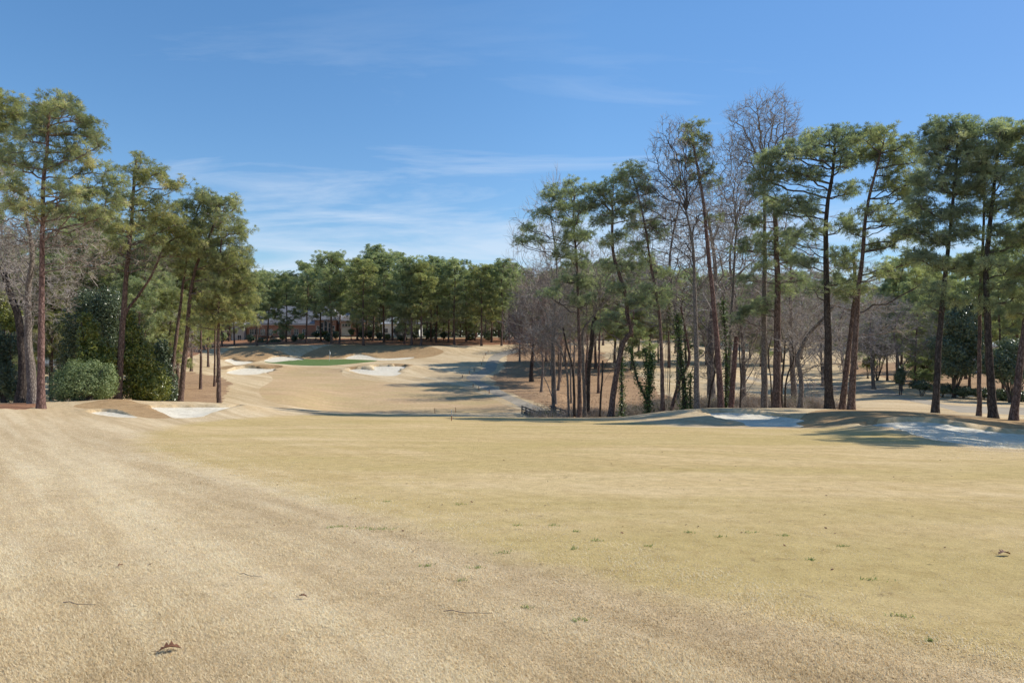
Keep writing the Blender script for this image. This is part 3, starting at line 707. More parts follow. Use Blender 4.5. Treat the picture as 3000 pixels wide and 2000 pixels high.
    e = np.arange(n, NN); p = parent[e]; ra = np.where(p < n, r[e] * 1.15, np.minimum(r[p], r[e] * 1.4)); rb = r[e]
    big = rb > .03
    for sel, sd in ((big, 6), (~big, 3)):
        if sel.any():
            a, fq = edge_tubes(allpos[p[sel]], allpos[e[sel]] , ra[sel], rb[sel], sd)
            (tparts if (kind == 'pine' or sd == 6) else cparts).append((a, fq, M[limbm], None))
    tipn = np.arange(K, NN); dirs = allpos[tipn] - allpos[parent[tipn]]; dirs /= np.linalg.norm(dirs, axis=1)[:, None] + 1e-9
    if kind == 'pine':
        g = ~bareo
        if g.any():
            C = allpos[tipn][g]; val = np.clip(pv[order][g] + rng.normal(0, .12, g.sum()), 0, 1)
            V, Fq = needles(C, dirs[g], tuft[0], tuft[1], tuft[2], rng)
            mesh_np('crown', V, Fq, M[leafm], root, False, attr=np.repeat(val, tuft[0] * 4))
    sel = (tips[tipn] <= 2) & (bareo if kind == 'pine' else True)
    if np.any(sel):
        C = np.repeat(allpos[tipn][sel], twigN, 0); D = np.repeat(dirs[sel], twigN, 0) + rng.normal(0, .55, (len(C), 3)) + np.array([0, 0, .25 if kind != 'pine' else 0])
        D /= np.linalg.norm(D, axis=1)[:, None]; Ls = twigL * rng.uniform(.4, 1.2, len(C))
        E = C + D * Ls[:, None]; E2 = C + D * Ls[:, None] * .4
        # second order twigs
        D2 = D + rng.normal(0, .5, D.shape) + np.array([0, 0, .2]); D2 /= np.linalg.norm(D2, axis=1)[:, None]; G = E2 + D2 * Ls[:, None] * .8
        a1, f1 = edge_tubes(C, E, np.full(len(C), twigw), np.full(len(C), twigw * .35), 3)
        a2, f2 = edge_tubes(E2, G, np.full(len(C), twigw * .7), np.full(len(C), twigw * .3), 3)
        (tparts if kind == 'pine' else cparts).append((np.vstack([a1, a2]), np.vstack([f1, f2 + len(a1)]), M[twigm], np.repeat(rng.random(2 * len(C)), 6)))
    mesh_multi('trunk', tparts, root)
    if cparts: mesh_multi('crown', cparts, root)
    return root

def tree_px(name, label, cat, d, path, w, pads, dens=11, crownR=None, topw=None, dupe=True, grow=1.0, **kw):
    """everything given as seen in the photograph, placed at depth d in metres"""
    s = d / F; seed = kw.get('seed', 0); rng = random.Random(seed + 99)
    p3 = [P3(X, Y, d) for X, Y in path]
    # lean the trunk in depth a little as well
    ld = rng.uniform(-1.0, 1.0)
    for k in range(1, len(p3)):
        f = 1 + ld * (k / len(p3)) ** 1.5 / d; q = p3[k]; p3[k] = np.array([q[0] * f, q[1] * f, CZ + (q[2] - CZ) * f])
    x, y = p3[0][0], p3[0][1]; g = gz(x, y) - .12
    if p3[0][2] > g + .3: p3 = [np.array([x + (x - p3[1][0]) * .05, y, g])] + p3
    else: p3[0][2] = min(p3[0][2], g)
    tx = np.array([q[0] for q in p3]); tz = np.array([q[2] for q in p3])
    P = []
    xs = [abs((a[0] - 1500) * s - np.interp(CZ - (a[1] - 1000) * s, tz, tx)) for a in pads]
    W = crownR or (max(xs) if xs else 1) * .9
    for a in pads:
        cx, cy, rx, ry = a[:4]; bare = len(a) > 4 and a[4] == 'b'; dn = dens * (a[5] if len(a) > 5 else 1)
        X = (cx - 1500) * s; Z = CZ - (cy - 1000) * s; lat = abs(X - np.interp(Z, tz, tx)); dep = math.sqrt(max(W * W - lat * lat, .3)) * .8
        rx *= 1.2 * (1 if bare else grow); ry *= 1.55 * (1 if bare else grow); area = PI * rx * ry * s * s; n = max(4, area * dn * (1 if bare else 2.1))
        o1 = rng.uniform(-.25, .9) * dep
        for sg in ((1, -1) if dupe else (1,)):
            o = o1 * sg * rng.uniform(.7, 1)
            k = (d + o) / d
            P.append(((X * k, d + o, CZ + (Z - CZ) * k), (rx * s * .95, rx * s * .9, ry * s), n * (.55 if dupe else 1), bare))
    r0 = w * s / 2; r1 = (topw * s / 2) if topw else r0 * .3
    return tree3d(name, label, cat, p3, (r0, r1), P, **kw)

exec_list = []
PN = dict(tuft=(24, .35, .030))
PINE = 'pine_tree'
# ---- left group
tree_px(PINE, 'tall pine with a reddish trunk at the edge of the left pine straw', 'pine tree', 46,
  [(120,1188),(121,1050),(122,900),(124,700),(128,560),(140,430),(145,320)], 22,
  [(140,310,38,26),(190,305,40,28),(225,335,38,26),(120,350,40,30),(255,385,40,30),(170,390,45,28),(90,400,48,28),(215,440,45,28),(285,430,30,24),
   (50,470,60,28),(130,480,50,26),(270,490,45,28),(320,530,38,24),(30,540,55,28),(180,555,50,26),(250,560,50,26),(330,585,45,20),(60,600,65,24),(140,620,55,20),(290,630,60,18),(215,610,40,20),
   (210,690,90,30,'b'),(50,690,60,28,'b'),(250,760,70,40,'b',.7)], seed=1, barkm='bark_red', leafm='needle', **PN)
tree_px(PINE, 'pine cut off by the left edge of the photo, only its crown leaning in', 'pine tree', 52,
  [(-60,1190),(-55,900),(-50,600),(-30,320)], 22, [(15,285,42,22),(45,325,38,26),(0,330,40,28),(30,380,45,24),(5,440,40,24),(-60,350,60,40),(-90,440,60,40),(10,500,40,20),(-60,270,50,30)], seed=2, leafm='needle_gold', **PN)
tree_px('bare_tree', 'stout grey-barked tree just left of the reddish pine', 'tree', 50,
  [(97,1184),(90,1080),(82,960),(84,850),(95,770),(92,700),(75,640)], 27, [(60,620,40,50,'b'),(30,560,40,40,'b'),(20,720,60,60,'b'),(20,830,60,50,'b'),(120,680,50,50,'b'),(-30,640,60,60,'b'),(200,800,60,50,'b',.7),(150,880,60,40,'b',.6)],
  kind='hard', seed=3, barkm='bark_grey', limbm='limb_grey', twigm='twig_pale', dens=7, topw=9, twigN=4)
tree_px('bare_tree', 'dark thick trunk in shade at the far left behind the grey-barked tree', 'tree', 54,
  [(62,1181),(68,1100),(66,1020),(55,930),(30,860),(10,800)], 30, [(-20,760,60,40,'b'),(30,760,50,50,'b'),(80,830,40,60,'b'),(-40,860,50,40,'b')],
  kind='hard', seed=4, barkm='bark_dark', limbm='limb_dark', dens=5, topw=14)
tree_px(PINE, 'pine with a curving trunk and a long forked limb reaching right, second from the left', 'pine tree', 58,
  [(346,1178),(352,1060),(358,960),(366,860),(374,750),(385,640),(392,520),(400,470)], 21,
  [(408,470,26,16),(395,505,32,18),(455,500,32,20),(430,530,38,20),(490,540,30,18),(520,545,26,16),(400,585,45,22),(470,600,45,20),(350,600,35,22),(510,650,40,22),(430,650,50,24),(360,660,45,26),(300,660,40,25),(470,700,50,20),(340,720,45,22),
   (380,740,50,30,'b'),(310,760,60,30,'b'),(440,770,50,30,'b')], seed=5, barkm='bark_pine', leafm='needle_gold', dens=10, **PN)
# forked limb tree part of its own trunk line
tree_px(PINE, 'slender pine leaning right from behind the curving-trunk pine', 'pine tree', 59.5,
  [(352,1178),(356,1050),(366,925),(400,870),(440,810),(470,745),(500,705),(535,690)], 11,
  [(540,680,36,20),(500,670,36,20),(570,700,30,18),(500,740,30,18),(555,740,35,20)], seed=6, leafm='needle_gold', topw=5, **PN)
tree_px(PINE, 'pine with a thin trunk leaning right, at the right end of the left magnolia', 'pine tree', 63,
  [(495,1176),(505,1080),(516,980),(530,870),(545,770),(560,680),(580,610)], 13,
  [(590,580,40,20),(545,600,35,20),(620,610,40,24),(560,645,45,24),(610,670,45,26),(540,700,40,24),(590,730,50,26),(530,770,35,22),(570,800,45,24)], seed=7, dens=11, **PN)
tree_px(PINE, 'thicker leaning pine right beside the thin leaning one', 'pine tree', 62,
  [(530,1176),(540,1080),(549,980),(556,880),(575,780),(610,700),(640,620)], 17,
  [(640,585,40,18),(675,610,36,22),(650,640,45,24),(700,670,34,26),(660,700,50,26),(620,740,45,26),(700,740,36,30),(665,780,50,26),(720,790,22,28),(620,830,45,26),(690,840,40,26)], seed=8, dens=11, leafm='needle', **PN)
tree_px(PINE, 'straight pine whose trunk stands alone at the right end of the left mound', 'pine tree', 61,
  [(642,1178),(642,1100),(641,1000),(641,900),(640,800),(650,700)], 13,
  [(690,760,40,26),(650,790,45,26),(720,830,28,26),(670,850,50,26),(720,880,30,26),(640,880,45,24),(700,920,40,22),(650,930,45,20),(600,900,35,20),(590,950,30,16),(730,930,22,16)], seed=9, leafm='needle_gold', dens=12, **PN)
tree_px(PINE, 'slim straight pine on the litter, further back between the leaning pines and the lone trunk', 'pine tree', 92,
  [(588,1127),(588,1000),(588,880),(588,760)], 8.5, [(590,760,40,26),(570,800,40,30),(620,820,40,30),(600,870,45,26),(560,860,35,24),(640,880,35,22),(580,920,40,18,'b',.6)], seed=10, leafm='needle_gold', dens=9, tuft=(14,.42,.07))
tree_px(PINE, 'thin pine close to the left side of the lone straight trunk', 'pine tree', 97,
  [(628,1116),(629,1000),(630,880),(632,780)], 6.5, [(640,780,40,26),(620,830,40,26),(665,840,40,26),(640,880,45,26),(690,890,30,24),(610,910,30,20)], seed=11, leafm='needle', dens=9, tuft=(14,.42,.07))
tree_px(PINE, 'thin dark pine trunk half hidden by the lone straight trunk', 'pine tree', 104,
  [(636,1104),(637,1000),(638,880),(640,800)], 5.5, [(660,800,40,26),(640,850,35,26),(690,860,35,24),(670,900,40,20)], seed=12, leafm='needle', dens=9, tuft=(14,.45,.07))

# ---- middle and right groups
tree_px(PINE, 'dark-limbed pine with drooping clumps, above the footbridge', 'pine tree', 64,
  [(1697,1224),(1696,1105),(1697,1003),(1694,926),(1692,840),(1688,740),(1680,640),(1684,570)], 14,
  [(1618,570,36,16),(1680,560,44,18),(1650,605,40,18),(1700,610,34,20),(1660,650,34,18),(1590,625,30,14),(1552,668,24,12),(1516,708,18,11),(1570,700,26,12),(1664,695,40,18),(1710,690,28,18),(1640,740,26,16),(1684,765,36,20),(1712,830,36,20),(1650,820,32,14),(1603,858,42,12),(1690,880,26,16),(1725,880,22,14)],
  seed=20, leafm='needle_blue', dens=14, barkm='bark_pine', limbm='limb_dark', **PN)
tree_px('bare_tree', 'bare tree with arching boughs rising right beside the dark-limbed pine', 'tree', 66,
  [(1714,1224),(1711,1105),(1708,1003),(1712,960),(1740,925)], 12, [(1790,880,60,40,'b'),(1840,830,50,40,'b'),(1760,820,50,50,'b'),(1800,760,60,50,'b'),(1720,780,50,60,'b'),(1640,960,50,30,'b'),(1590,990,50,24,'b')],
  kind='hard', seed=21, barkm='bark_grey', limbm='limb_grey', dens=5, topw=7)
tree_px('bare_tree', 'bare tree in the middle clump with a thin dark stem bending left', 'tree', 65,
  [(1684,1222),(1683,1130),(1677,1067),(1660,1010),(1650,960)], 9, [(1620,930,50,40,'b'),(1660,880,50,50,'b'),(1580,960,40,30,'b'),(1700,930,30,40,'b')], kind='hard', seed=22, barkm='bark_dark', limbm='limb_grey', dens=4, topw=5)
tree_px('bare_tree', 'crooked thin bare tree at the right end of the footbridge', 'tree', 66,
  [(1667,1219),(1663,1110),(1652,1054),(1642,1020),(1620,990)], 8.5, [(1590,985,50,24,'b'),(1560,1010,40,20,'b'),(1630,950,40,40,'b'),(1690,1000,30,30,'b')], kind='hard', seed=23, barkm='bark_grey', limbm='limb_grey', twigm='twig_pale', dens=5, topw=4)
tree_px('bare_tree', 'grey trunk standing on the litter mound behind the footbridge', 'tree', 86,
  [(1626,1170),(1624,1090),(1623,1028),(1626,940),(1622,860)], 10, [(1600,850,60,50,'b'),(1650,800,60,50,'b'),(1580,780,50,50,'b'),(1640,740,50,40,'b'),(1560,880,40,40,'b'),(1690,860,40,50,'b')], kind='hard', seed=24, barkm='bark_grey', limbm='limb_grey', dens=4)
tree_px('bare_tree', 'thin pale trunk between the mound trunk and the middle clump', 'tree', 88,
  [(1673,1165),(1672,1080),(1670,980),(1672,880)], 6, [(1670,840,50,50,'b'),(1700,780,50,50,'b'),(1650,920,40,30,'b')], kind='hard', seed=25, barkm='bark_grey', limbm='limb_grey', twigm='twig_pale', dens=4)
tree_px('bare_tree', 'reddish twiggy bare tree beside the cart path', 'tree', 118,
  [(1558,1119),(1557,1080),(1560,1040),(1562,980),(1560,930)], 13, [(1560,900,45,40,'b'),(1600,960,45,40,'b'),(1530,960,40,40,'b'),(1570,830,40,35,'b'),(1540,1010,40,24,'b'),(1600,1020,40,24,'b'),(1620,900,36,36,'b')],
  kind='hard', seed=26, barkm='bark_dark', limbm='limb_pine', twigm='twig_red', dens=5, twigL=1.3, twigN=5, twigw=.022)
tree_px('bare_tree', 'small reddish bare tree higher up beside the cart path', 'tree', 150,
  [(1522,1064),(1522,1020),(1521,980),(1520,940)], 6.5, [(1520,920,24,30,'b'),(1535,960,22,24,'b'),(1508,960,20,24,'b'),(1525,880,22,26,'b')], kind='hard', seed=27, barkm='bark_grey', limbm='limb_pine', twigm='twig_red', dens=4, twigL=1.5, twigN=5, twigw=.028)
tree_px('bare_tree', 'dark vine-hung trunk widening upward right of the middle clump', 'tree', 68,
  [(1723,1224),(1724,1130),(1728,1060),(1736,990),(1742,930)], 11, [(1740,900,40,40,'b'),(1770,860,40,40,'b'),(1720,930,30,30,'b')], kind='hard', seed=28, barkm='bark_dark', limbm='limb_dark', dens=5, topw=14)
tree_px('dead_tree', 'broken-off dead stem with one side branch left of the crooked pine', 'tree', 66,
  [(1757,1224),(1760,1150),(1764,1100),(1766,1056)], 6.5, [(1795,1040,20,10,'b'),(1800,1065,16,8,'b')], kind='hard', seed=29, barkm='bark_dark', limbm='limb_dark', dens=9, topw=5, dupe=False)
tree_px(PINE, 'distant straight trunk seen between the dead stem and the middle clump', 'pine tree', 102,
  [(1753,1115),(1755,1040),(1757,960),(1758,880)], 8, [(1758,850,36,20),(1735,880,30,16),(1785,870,30,18),(1760,810,30,18)], seed=30, leafm='needle_blue', dens=8, tuft=(14,.42,.07))
tree_px(PINE, 'crooked pine with a sharp kink halfway up its leaning trunk', 'pine tree', 61,
  [(1789,1225),(1797,1150),(1806,1090),(1815,1041),(1826,997),(1846,977),(1845,950),(1835,920),(1833,870),(1815,810),(1800,760),(1793,705),(1795,620)], 19,
  [(1750,560,32,16),(1797,550,40,17),(1770,590,40,18),(1830,585,34,18),(1735,610,24,14),(1800,625,40,18),(1850,630,24,16),(1760,650,34,16),(1820,690,34,16),(1770,710,30,14),(1840,740,30,16),(1785,780,34,16),(1850,790,28,16),(1800,850,30,14),(1790,930,34,14),(1770,960,28,12),(1850,880,26,12)],
  seed=31, leafm='needle_blue', dens=12, topw=7, **PN)
tree_px(PINE, 'tall straight-stemmed pine with a narrow crown, right of the crooked pine', 'pine tree', 60,
  [(1941,1206),(1940,1110),(1938,1016),(1932,920),(1922,850),(1912,800),(1903,740),(1894,680),(1878,610),(1858,530),(1845,500)], 13.5,
  [(1845,492,28,13),(1830,520,30,14),(1880,515,28,15),(1858,545,36,16),(1898,560,24,16),(1840,590,26,14),(1885,610,28,16),(1860,660,26,14),(1910,660,28,18),(1925,690,26,18),(1880,720,26,14),(1900,760,26,14),(1945,800,28,14),(1900,850,34,18),(1870,880,30,14),(1950,860,26,16),(1915,890,30,14)],
  seed=32, leafm='needle_blue', dens=13, barkm='bark_pine', **PN)
tree_px('bare_tree', 'tall forking bare tree with a pale lower trunk, left of the leaning red pine', 'tree', 59,
  [(2043,1196),(2041,1120),(2040,1051),(2037,936),(2035,850),(2034,780),(2028,700),(2010,620)], 19,
  [(1960,560,40,50,'b'),(1930,470,40,50,'b'),(1990,470,36,50,'b'),(1960,400,36,40,'b'),(2020,520,40,50,'b'),(2060,600,30,50,'b'),(1900,560,40,40,'b'),(1950,650,50,40,'b'),(1890,650,36,30,'b'),(2010,400,30,40,'b'),(2070,480,26,50,'b'),(1980,740,50,30,'b')],
  kind='hard', seed=33, barkm='bark_grey', limbm='limb_dark', twigm='twig_grey', dens=7, rtip=.015, attach=CZ+4)
tree_px(PINE, 'leaning red-barked pine with a thin high crown between two bare trees', 'pine tree', 60,
  [(2112,1196),(2104,1060),(2096,951),(2088,860),(2080,792),(2070,700),(2060,600),(2048,520),(2036,450),(2028,400)], 20,
  [(2030,380,34,16),(2050,415,30,18),(2005,410,26,18),(2045,460,30,18),(2075,500,24,16),(2010,470,24,16),(2085,540,20,14),(2040,520,24,14),(2095,640,20,10),(2000,540,20,12)],
  seed=34, leafm='needle', barkm='bark_red', dens=10, topw=6, **PN)
tree_px('dead_tree', 'broken orange-brown trunk leaning right behind the leaning red pine', 'tree', 62,
  [(2142,1194),(2147,1110),(2153,1040),(2158,985)], 17, [(2175,1000,14,10,'b')], kind='hard', seed=35, barkm='bark_red', limbm='limb_pine', dens=6, topw=13, dupe=False)
tree_px('bare_tree', 'bare tree with upswept limbs behind the broken orange-brown trunk', 'tree', 65,
  [(2134,1194),(2136,1080),(2141,950),(2148,850),(2152,760),(2158,680)], 15,
  [(2130,600,34,50,'b'),(2170,560,34,50,'b'),(2110,500,30,50,'b'),(2160,480,34,50,'b'),(2200,620,30,40,'b'),(2110,680,36,40,'b'),(2200,700,30,30,'b'),(2140,430,30,36,'b'),(2215,540,26,40,'b')],
  kind='hard', seed=36, barkm='bark_grey', limbm='limb_grey', dens=7, rtip=.015)
tree_px('bare_tree', 'tallest bare tree, its fine crown rising above every pine', 'tree', 60,
  [(2239,1196),(2239,1080),(2239,951),(2239,840),(2240,740),(2240,620),(2238,520)], 20,
  [(2210,430,30,50,'b'),(2180,370,32,44,'b'),(2240,390,34,50,'b'),(2290,400,36,50,'b'),(2220,320,34,30,'b'),(2270,320,34,34,'b'),(2315,350,26,40,'b'),(2170,450,30,40,'b'),(2320,430,26,40,'b'),(2200,520,36,36,'b'),(2280,490,30,40,'b'),(2150,340,18,24,'b')],
  kind='hard', seed=37, barkm='bark_grey', limbm='limb_grey', twigm='twig_grey', dens=9, rtip=.015, topw=8, twigL=.8)
tree_px(PINE, 'broad-trunked pine with dark low pads right beside the tallest bare tree', 'pine tree', 58,
  [(2274,1196),(2275,1080),(2275,951),(2278,850),(2276,760),(2272,660),(2270,590)], 25,
  [(2210,650,36,16),(2255,600,36,16),(2190,725,40,16),(2240,700,34,14),(2274,735,40,16),(2225,780,34,12),(2319,760,36,14),(2330,820,34,12),(2290,850,30,12),(2204,905,42,20),(2165,930,26,12),(2240,890,26,14),(2310,690,34,14),(2180,820,26,10)],
  seed=38, leafm='needle_blue', dens=15, topw=12, **PN)
tree_px(PINE, 'big dome-crowned pine with a thick dark trunk and open limbs', 'pine tree', 54,
  [(2431,1203),(2427,1080),(2425,936),(2422,850),(2421,760),(2421,660),(2428,580),(2440,500),(2446,430)], 25,
  [(2446,395,38,16),(2490,412,36,17),(2400,410,32,17),(2360,440,38,18),(2300,450,42,17),(2250,470,34,16),(2530,440,30,18),(2430,450,40,16),(2235,515,34,14),(2300,520,45,15),(2370,510,40,16),(2480,480,40,18),(2240,560,34,12),(2340,590,50,14),(2480,560,36,14),(2290,620,36,12),(2370,680,50,13),(2320,710,34,11),(2480,650,36,14),(2470,740,34,12),(2350,770,34,11),(2490,820,30,11),(2390,850,26,10),(2360,620,34,12)],
  seed=39, grow=1.2, leafm='needle_blue', barkm='bark_dark', limbm='limb_dark', dens=14, **PN)
tree_px(PINE, 'pine with a rounded crown standing close right of the dome-crowned pine', 'pine tree', 52,
  [(2494,1201),(2502,1080),(2510,960),(2517,850),(2527,769),(2535,650),(2550,560),(2580,450)], 20,
  [(2540,405,36,16),(2590,400,38,17),(2640,430,36,20),(2675,465,24,18),(2560,450,36,16),(2620,480,40,18),(2670,520,30,18),(2600,540,40,16),(2650,570,36,18),(2560,610,34,13),(2680,620,26,20),(2620,640,36,16),(2500,680,28,11),(2650,690,40,16),(2580,720,34,13),(2670,760,34,16),(2480,780,28,11),(2600,800,36,12),(2490,860,34,14),(2690,830,24,14)],
  seed=40, grow=1.2, leafm='needle', limbm='limb_dark', dens=13, **PN)
tree_px(PINE, 'second leaning trunk pressed close to the left of the rounded-crown pine', 'pine tree', 54,
  [(2467,1200),(2478,1100),(2490,1010),(2500,920),(2506,830),(2500,740)], 18,
  [(2460,840,36,14),(2540,850,36,13),(2480,760,34,13),(2530,720,34,12),(2440,890,30,10,'b'),(2560,900,60,16,'b',.6),(2620,960,50,12,'b',.6)], seed=41, leafm='needle_blue', barkm='bark_pine', dens=9, topw=8, **PN)
tree_px(PINE, 'dense pine left of the right-edge pair, leaning right', 'pine tree', 46,
  [(2739,1214),(2747,1090),(2755,970),(2768,836),(2778,740),(2785,668),(2792,601),(2800,500),(2805,420)], 20,
  [(2745,385,34,18),(2800,372,40,17),(2845,390,34,20),(2770,425,44,20),(2830,440,44,22),(2720,440,26,16),(2750,480,40,20),(2810,500,44,20),(2860,490,30,22),(2720,540,34,20),(2780,550,40,20),(2840,560,36,20),(2700,600,34,20),(2750,630,44,20),(2820,620,36,18),(2690,670,38,20),(2740,700,44,20),(2800,690,34,18),(2700,750,36,20),(2760,780,40,18),(2830,770,30,18),(2740,840,36,14),(2790,880,34,14),(2720,890,30,12)],
  seed=42, grow=1.12, leafm='needle_blue', barkm='bark_dark', limbm='limb_dark', dens=17, **PN)
tree_px(PINE, 'slim pine, left of the close pair at the right edge', 'pine tree', 46,
  [(2867,1223),(2868,1100),(2869,903),(2876,760),(2882,640),(2886,500),(2888,410)], 13,
  [(2885,385,34,16),(2910,430,36,20),(2865,450,30,18),(2900,500,38,20),(2860,560,34,20),(2890,620,36,18),(2850,680,34,18),(2890,740,36,18),(2850,800,30,16),(2880,850,34,14)], seed=43, leafm='needle_blue', barkm='bark_pine', dens=15, **PN)
tree_px(PINE, 'thick pine, right of the close pair at the right edge', 'pine tree', 45,
  [(2909,1226),(2900,1080),(2892,903),(2889,769),(2900,650),(2915,520),(2925,420)], 24,
  [(2930,380,40,18),(2970,400,36,22),(2940,440,44,20),(2985,460,30,20),(2930,520,44,22),(2980,540,36,20),(2940,600,44,20),(2990,620,34,20),(2940,680,40,18),(2980,710,34,20),(2930,770,40,18),(2990,790,34,20),(2940,840,40,16),(2985,870,34,16),(2900,900,30,14)], seed=44, leafm='needle_blue', barkm='bark_dark', limbm='limb_dark', dens=15, **PN)
tree_px(PINE, 'pine at the very right edge, its trunk leaning out of the frame', 'pine tree', 44,
  [(2969,1230),(2982,1100),(3000,960),(3020,820),(3035,640),(3040,440)], 22,
  [(3010,380,40,24),(3060,420,50,30),(3000,470,40,24),(3060,520,60,30),(3000,580,40,24),(3070,620,50,30),(3000,690,44,24),(3060,740,50,24),(2990,790,40,20),(3040,850,50,22),(3000,920,40,16)], seed=45, leafm='needle', barkm='bark_pine', dens=14, **PN)
# understory on the crest
tree_px('bare_tree', 'bent bare tree with drooping twigs left of the dome-crowned pine', 'tree', 57,
  [(2343,1198),(2347,1140),(2345,1090),(2336,1051),(2345,1025),(2370,979),(2410,936),(2440,900)], 16,
  [(2400,900,36,26,'b'),(2370,1000,30,24,'b'),(2400,1060,34,20,'b'),(2420,1120,30,24,'b'),(2380,1140,20,20,'b'),(2310,1000,30,30,'b'),(2450,980,36,30,'b'),(2470,1050,34,30,'b'),(2360,930,30,30,'b')], kind='hard', seed=46, barkm='bark_grey', limbm='limb_grey', twigm='twig_pale', dens=7, topw=8, attach=CZ-3.6)
for k, (pth, w, pd, lb, bk) in enumerate([
  ([(2301,1198),(2303,1130),(2312,1085),(2326,1055),(2322,1000),(2320,960)], 6, [(2330,940,24,30,'b'),(2300,980,24,24,'b'),(2350,1080,20,16,'b')], 'thin dark stem leaning right, beside the bent bare tree', 'bark_dark'),
  ([(2290,1194),(2292,1120),(2298,1060),(2300,1000)], 9, [(2290,980,24,30,'b'),(2320,1000,24,24,'b')], 'mossy dark stem right behind the broad-trunked pine', 'bark_dark'),
  ([(2169,1194),(2172,1110),(2168,1040),(2165,970)], 6, [(2200,1080,30,24,'b'),(2150,960,24,24,'b'),(2200,1030,34,24,'b'),(2190,1140,24,16,'b')], 'thin dark stem right of the broken orange-brown trunk', 'bark_dark'),
  ([(2076,1196),(2082,1140),(2092,1094),(2094,1040)], 7, [(2110,1000,24,30,'b'),(2070,1080,24,24,'b')], 'thin leaning dark stem left of the leaning red pine', 'bark_dark'),
  ([(1968,1204),(1985,1130),(2005,1085),(2019,1060),(2018,1028),(2007,960),(1995,900)], 11, [(1970,880,34,30,'b'),(2010,860,24,30,'b'),(1950,930,30,20,'b'),(1990,950,26,20,'b')], 'leaning orange-brown bare tree right of the ivy fork', 'bark_red'),
  ([(2262,1196),(2258,1100),(2250,1040),(2262,980)], 5, [(2260,960,24,24,'b'),(2240,1010,16,20,'b')], 'thin stem squeezed between two thick trunks', 'bark_dark')]):
    tree_px('bare_tree', lb, 'tree', 60 + k * .7, pth, w, pd, kind='hard', seed=60 + k, barkm=bk, limbm='limb_dark', dens=9, topw=w * .5, twigm='twig_grey')

# ivy covered stems
def ivy_tree(label, d, paths, w, n, seed, spread=1.0):
    rng = np.random.default_rng(seed); b = P3(*paths[0][0], d); root = empty('ivy_covered_tree', (b[0], b[1], gz(b[0], b[1]) - .1), label, 'tree')
    for pth in paths:
        p3 = [P3(X, Y, d) for X, Y in pth]
        if pth is paths[0]: p3 = [np.array([p3[0][0], p3[0][1], gz(p3[0][0], p3[0][1]) - .1])] + p3
        p = np.array(catmull(p3, 8, False)); r = np.linspace(w, w * .45, len(p)) * d / F / 2
        tube_mesh('trunk', p, r, 8, M['bark_dark'], root, .06, rng)
        t = rng.random(n); i = (t * (len(p) - 1)).astype(int); C = p[i] + rng.normal(0, .12, (n, 3))
        lump = 1 + .5 * np.sin(t * 23 + seed) + .3 * np.sin(t * 51)
        v = rng.normal(0, 1, (n, 3)); v /= np.linalg.norm(v, axis=1)[:, None]
        C = C + v * (r[i] + rng.gamma(2, .09, n) * lump * spread)[:, None]
        V, Fq = leaves(C, v, .10, rng); mesh_np('ivy', V, Fq, M['ivy'], root, False, attr=np.repeat(rng.random(n), 4))
    return root
ivy_tree('ivy-wrapped stem hugging the right side of the crooked pine', 63, [[(1820,1222),(1822,1150),(1820,1080),(1824,1050)]], 8, 1500, 70, .8)
ivy_tree('forked tree wrapped in ivy, spreading into a V', 61, [[(1898,1208),(1893,1170),(1869,1118),(1855,1060),(1843,1016)],[(1898,1190),(1902,1110),(1896,1070),(1889,1020)],[(1900,1150),(1908,1090),(1914,1034)]], 9, 1500, 71, .9)
ivy_tree('trunk with a bushy mass of ivy high on it, right of the ivy fork', 62, [[(2006,1202),(2004,1130),(1996,1060),(1988,980),(1985,920)]], 16, 3200, 72, 1.5)
ivy_tree('ivy-wrapped thin stem beside the tall forking bare tree', 61, [[(2023,1198),(2022,1140),(2024,1090)]], 7, 900, 73, .8)
ivy_tree('ivy-draped trunk directly behind the leaning red pine', 63, [[(2128,1196),(2128,1080),(2124,960),(2118,880)]], 12, 2600, 74, 1.1)

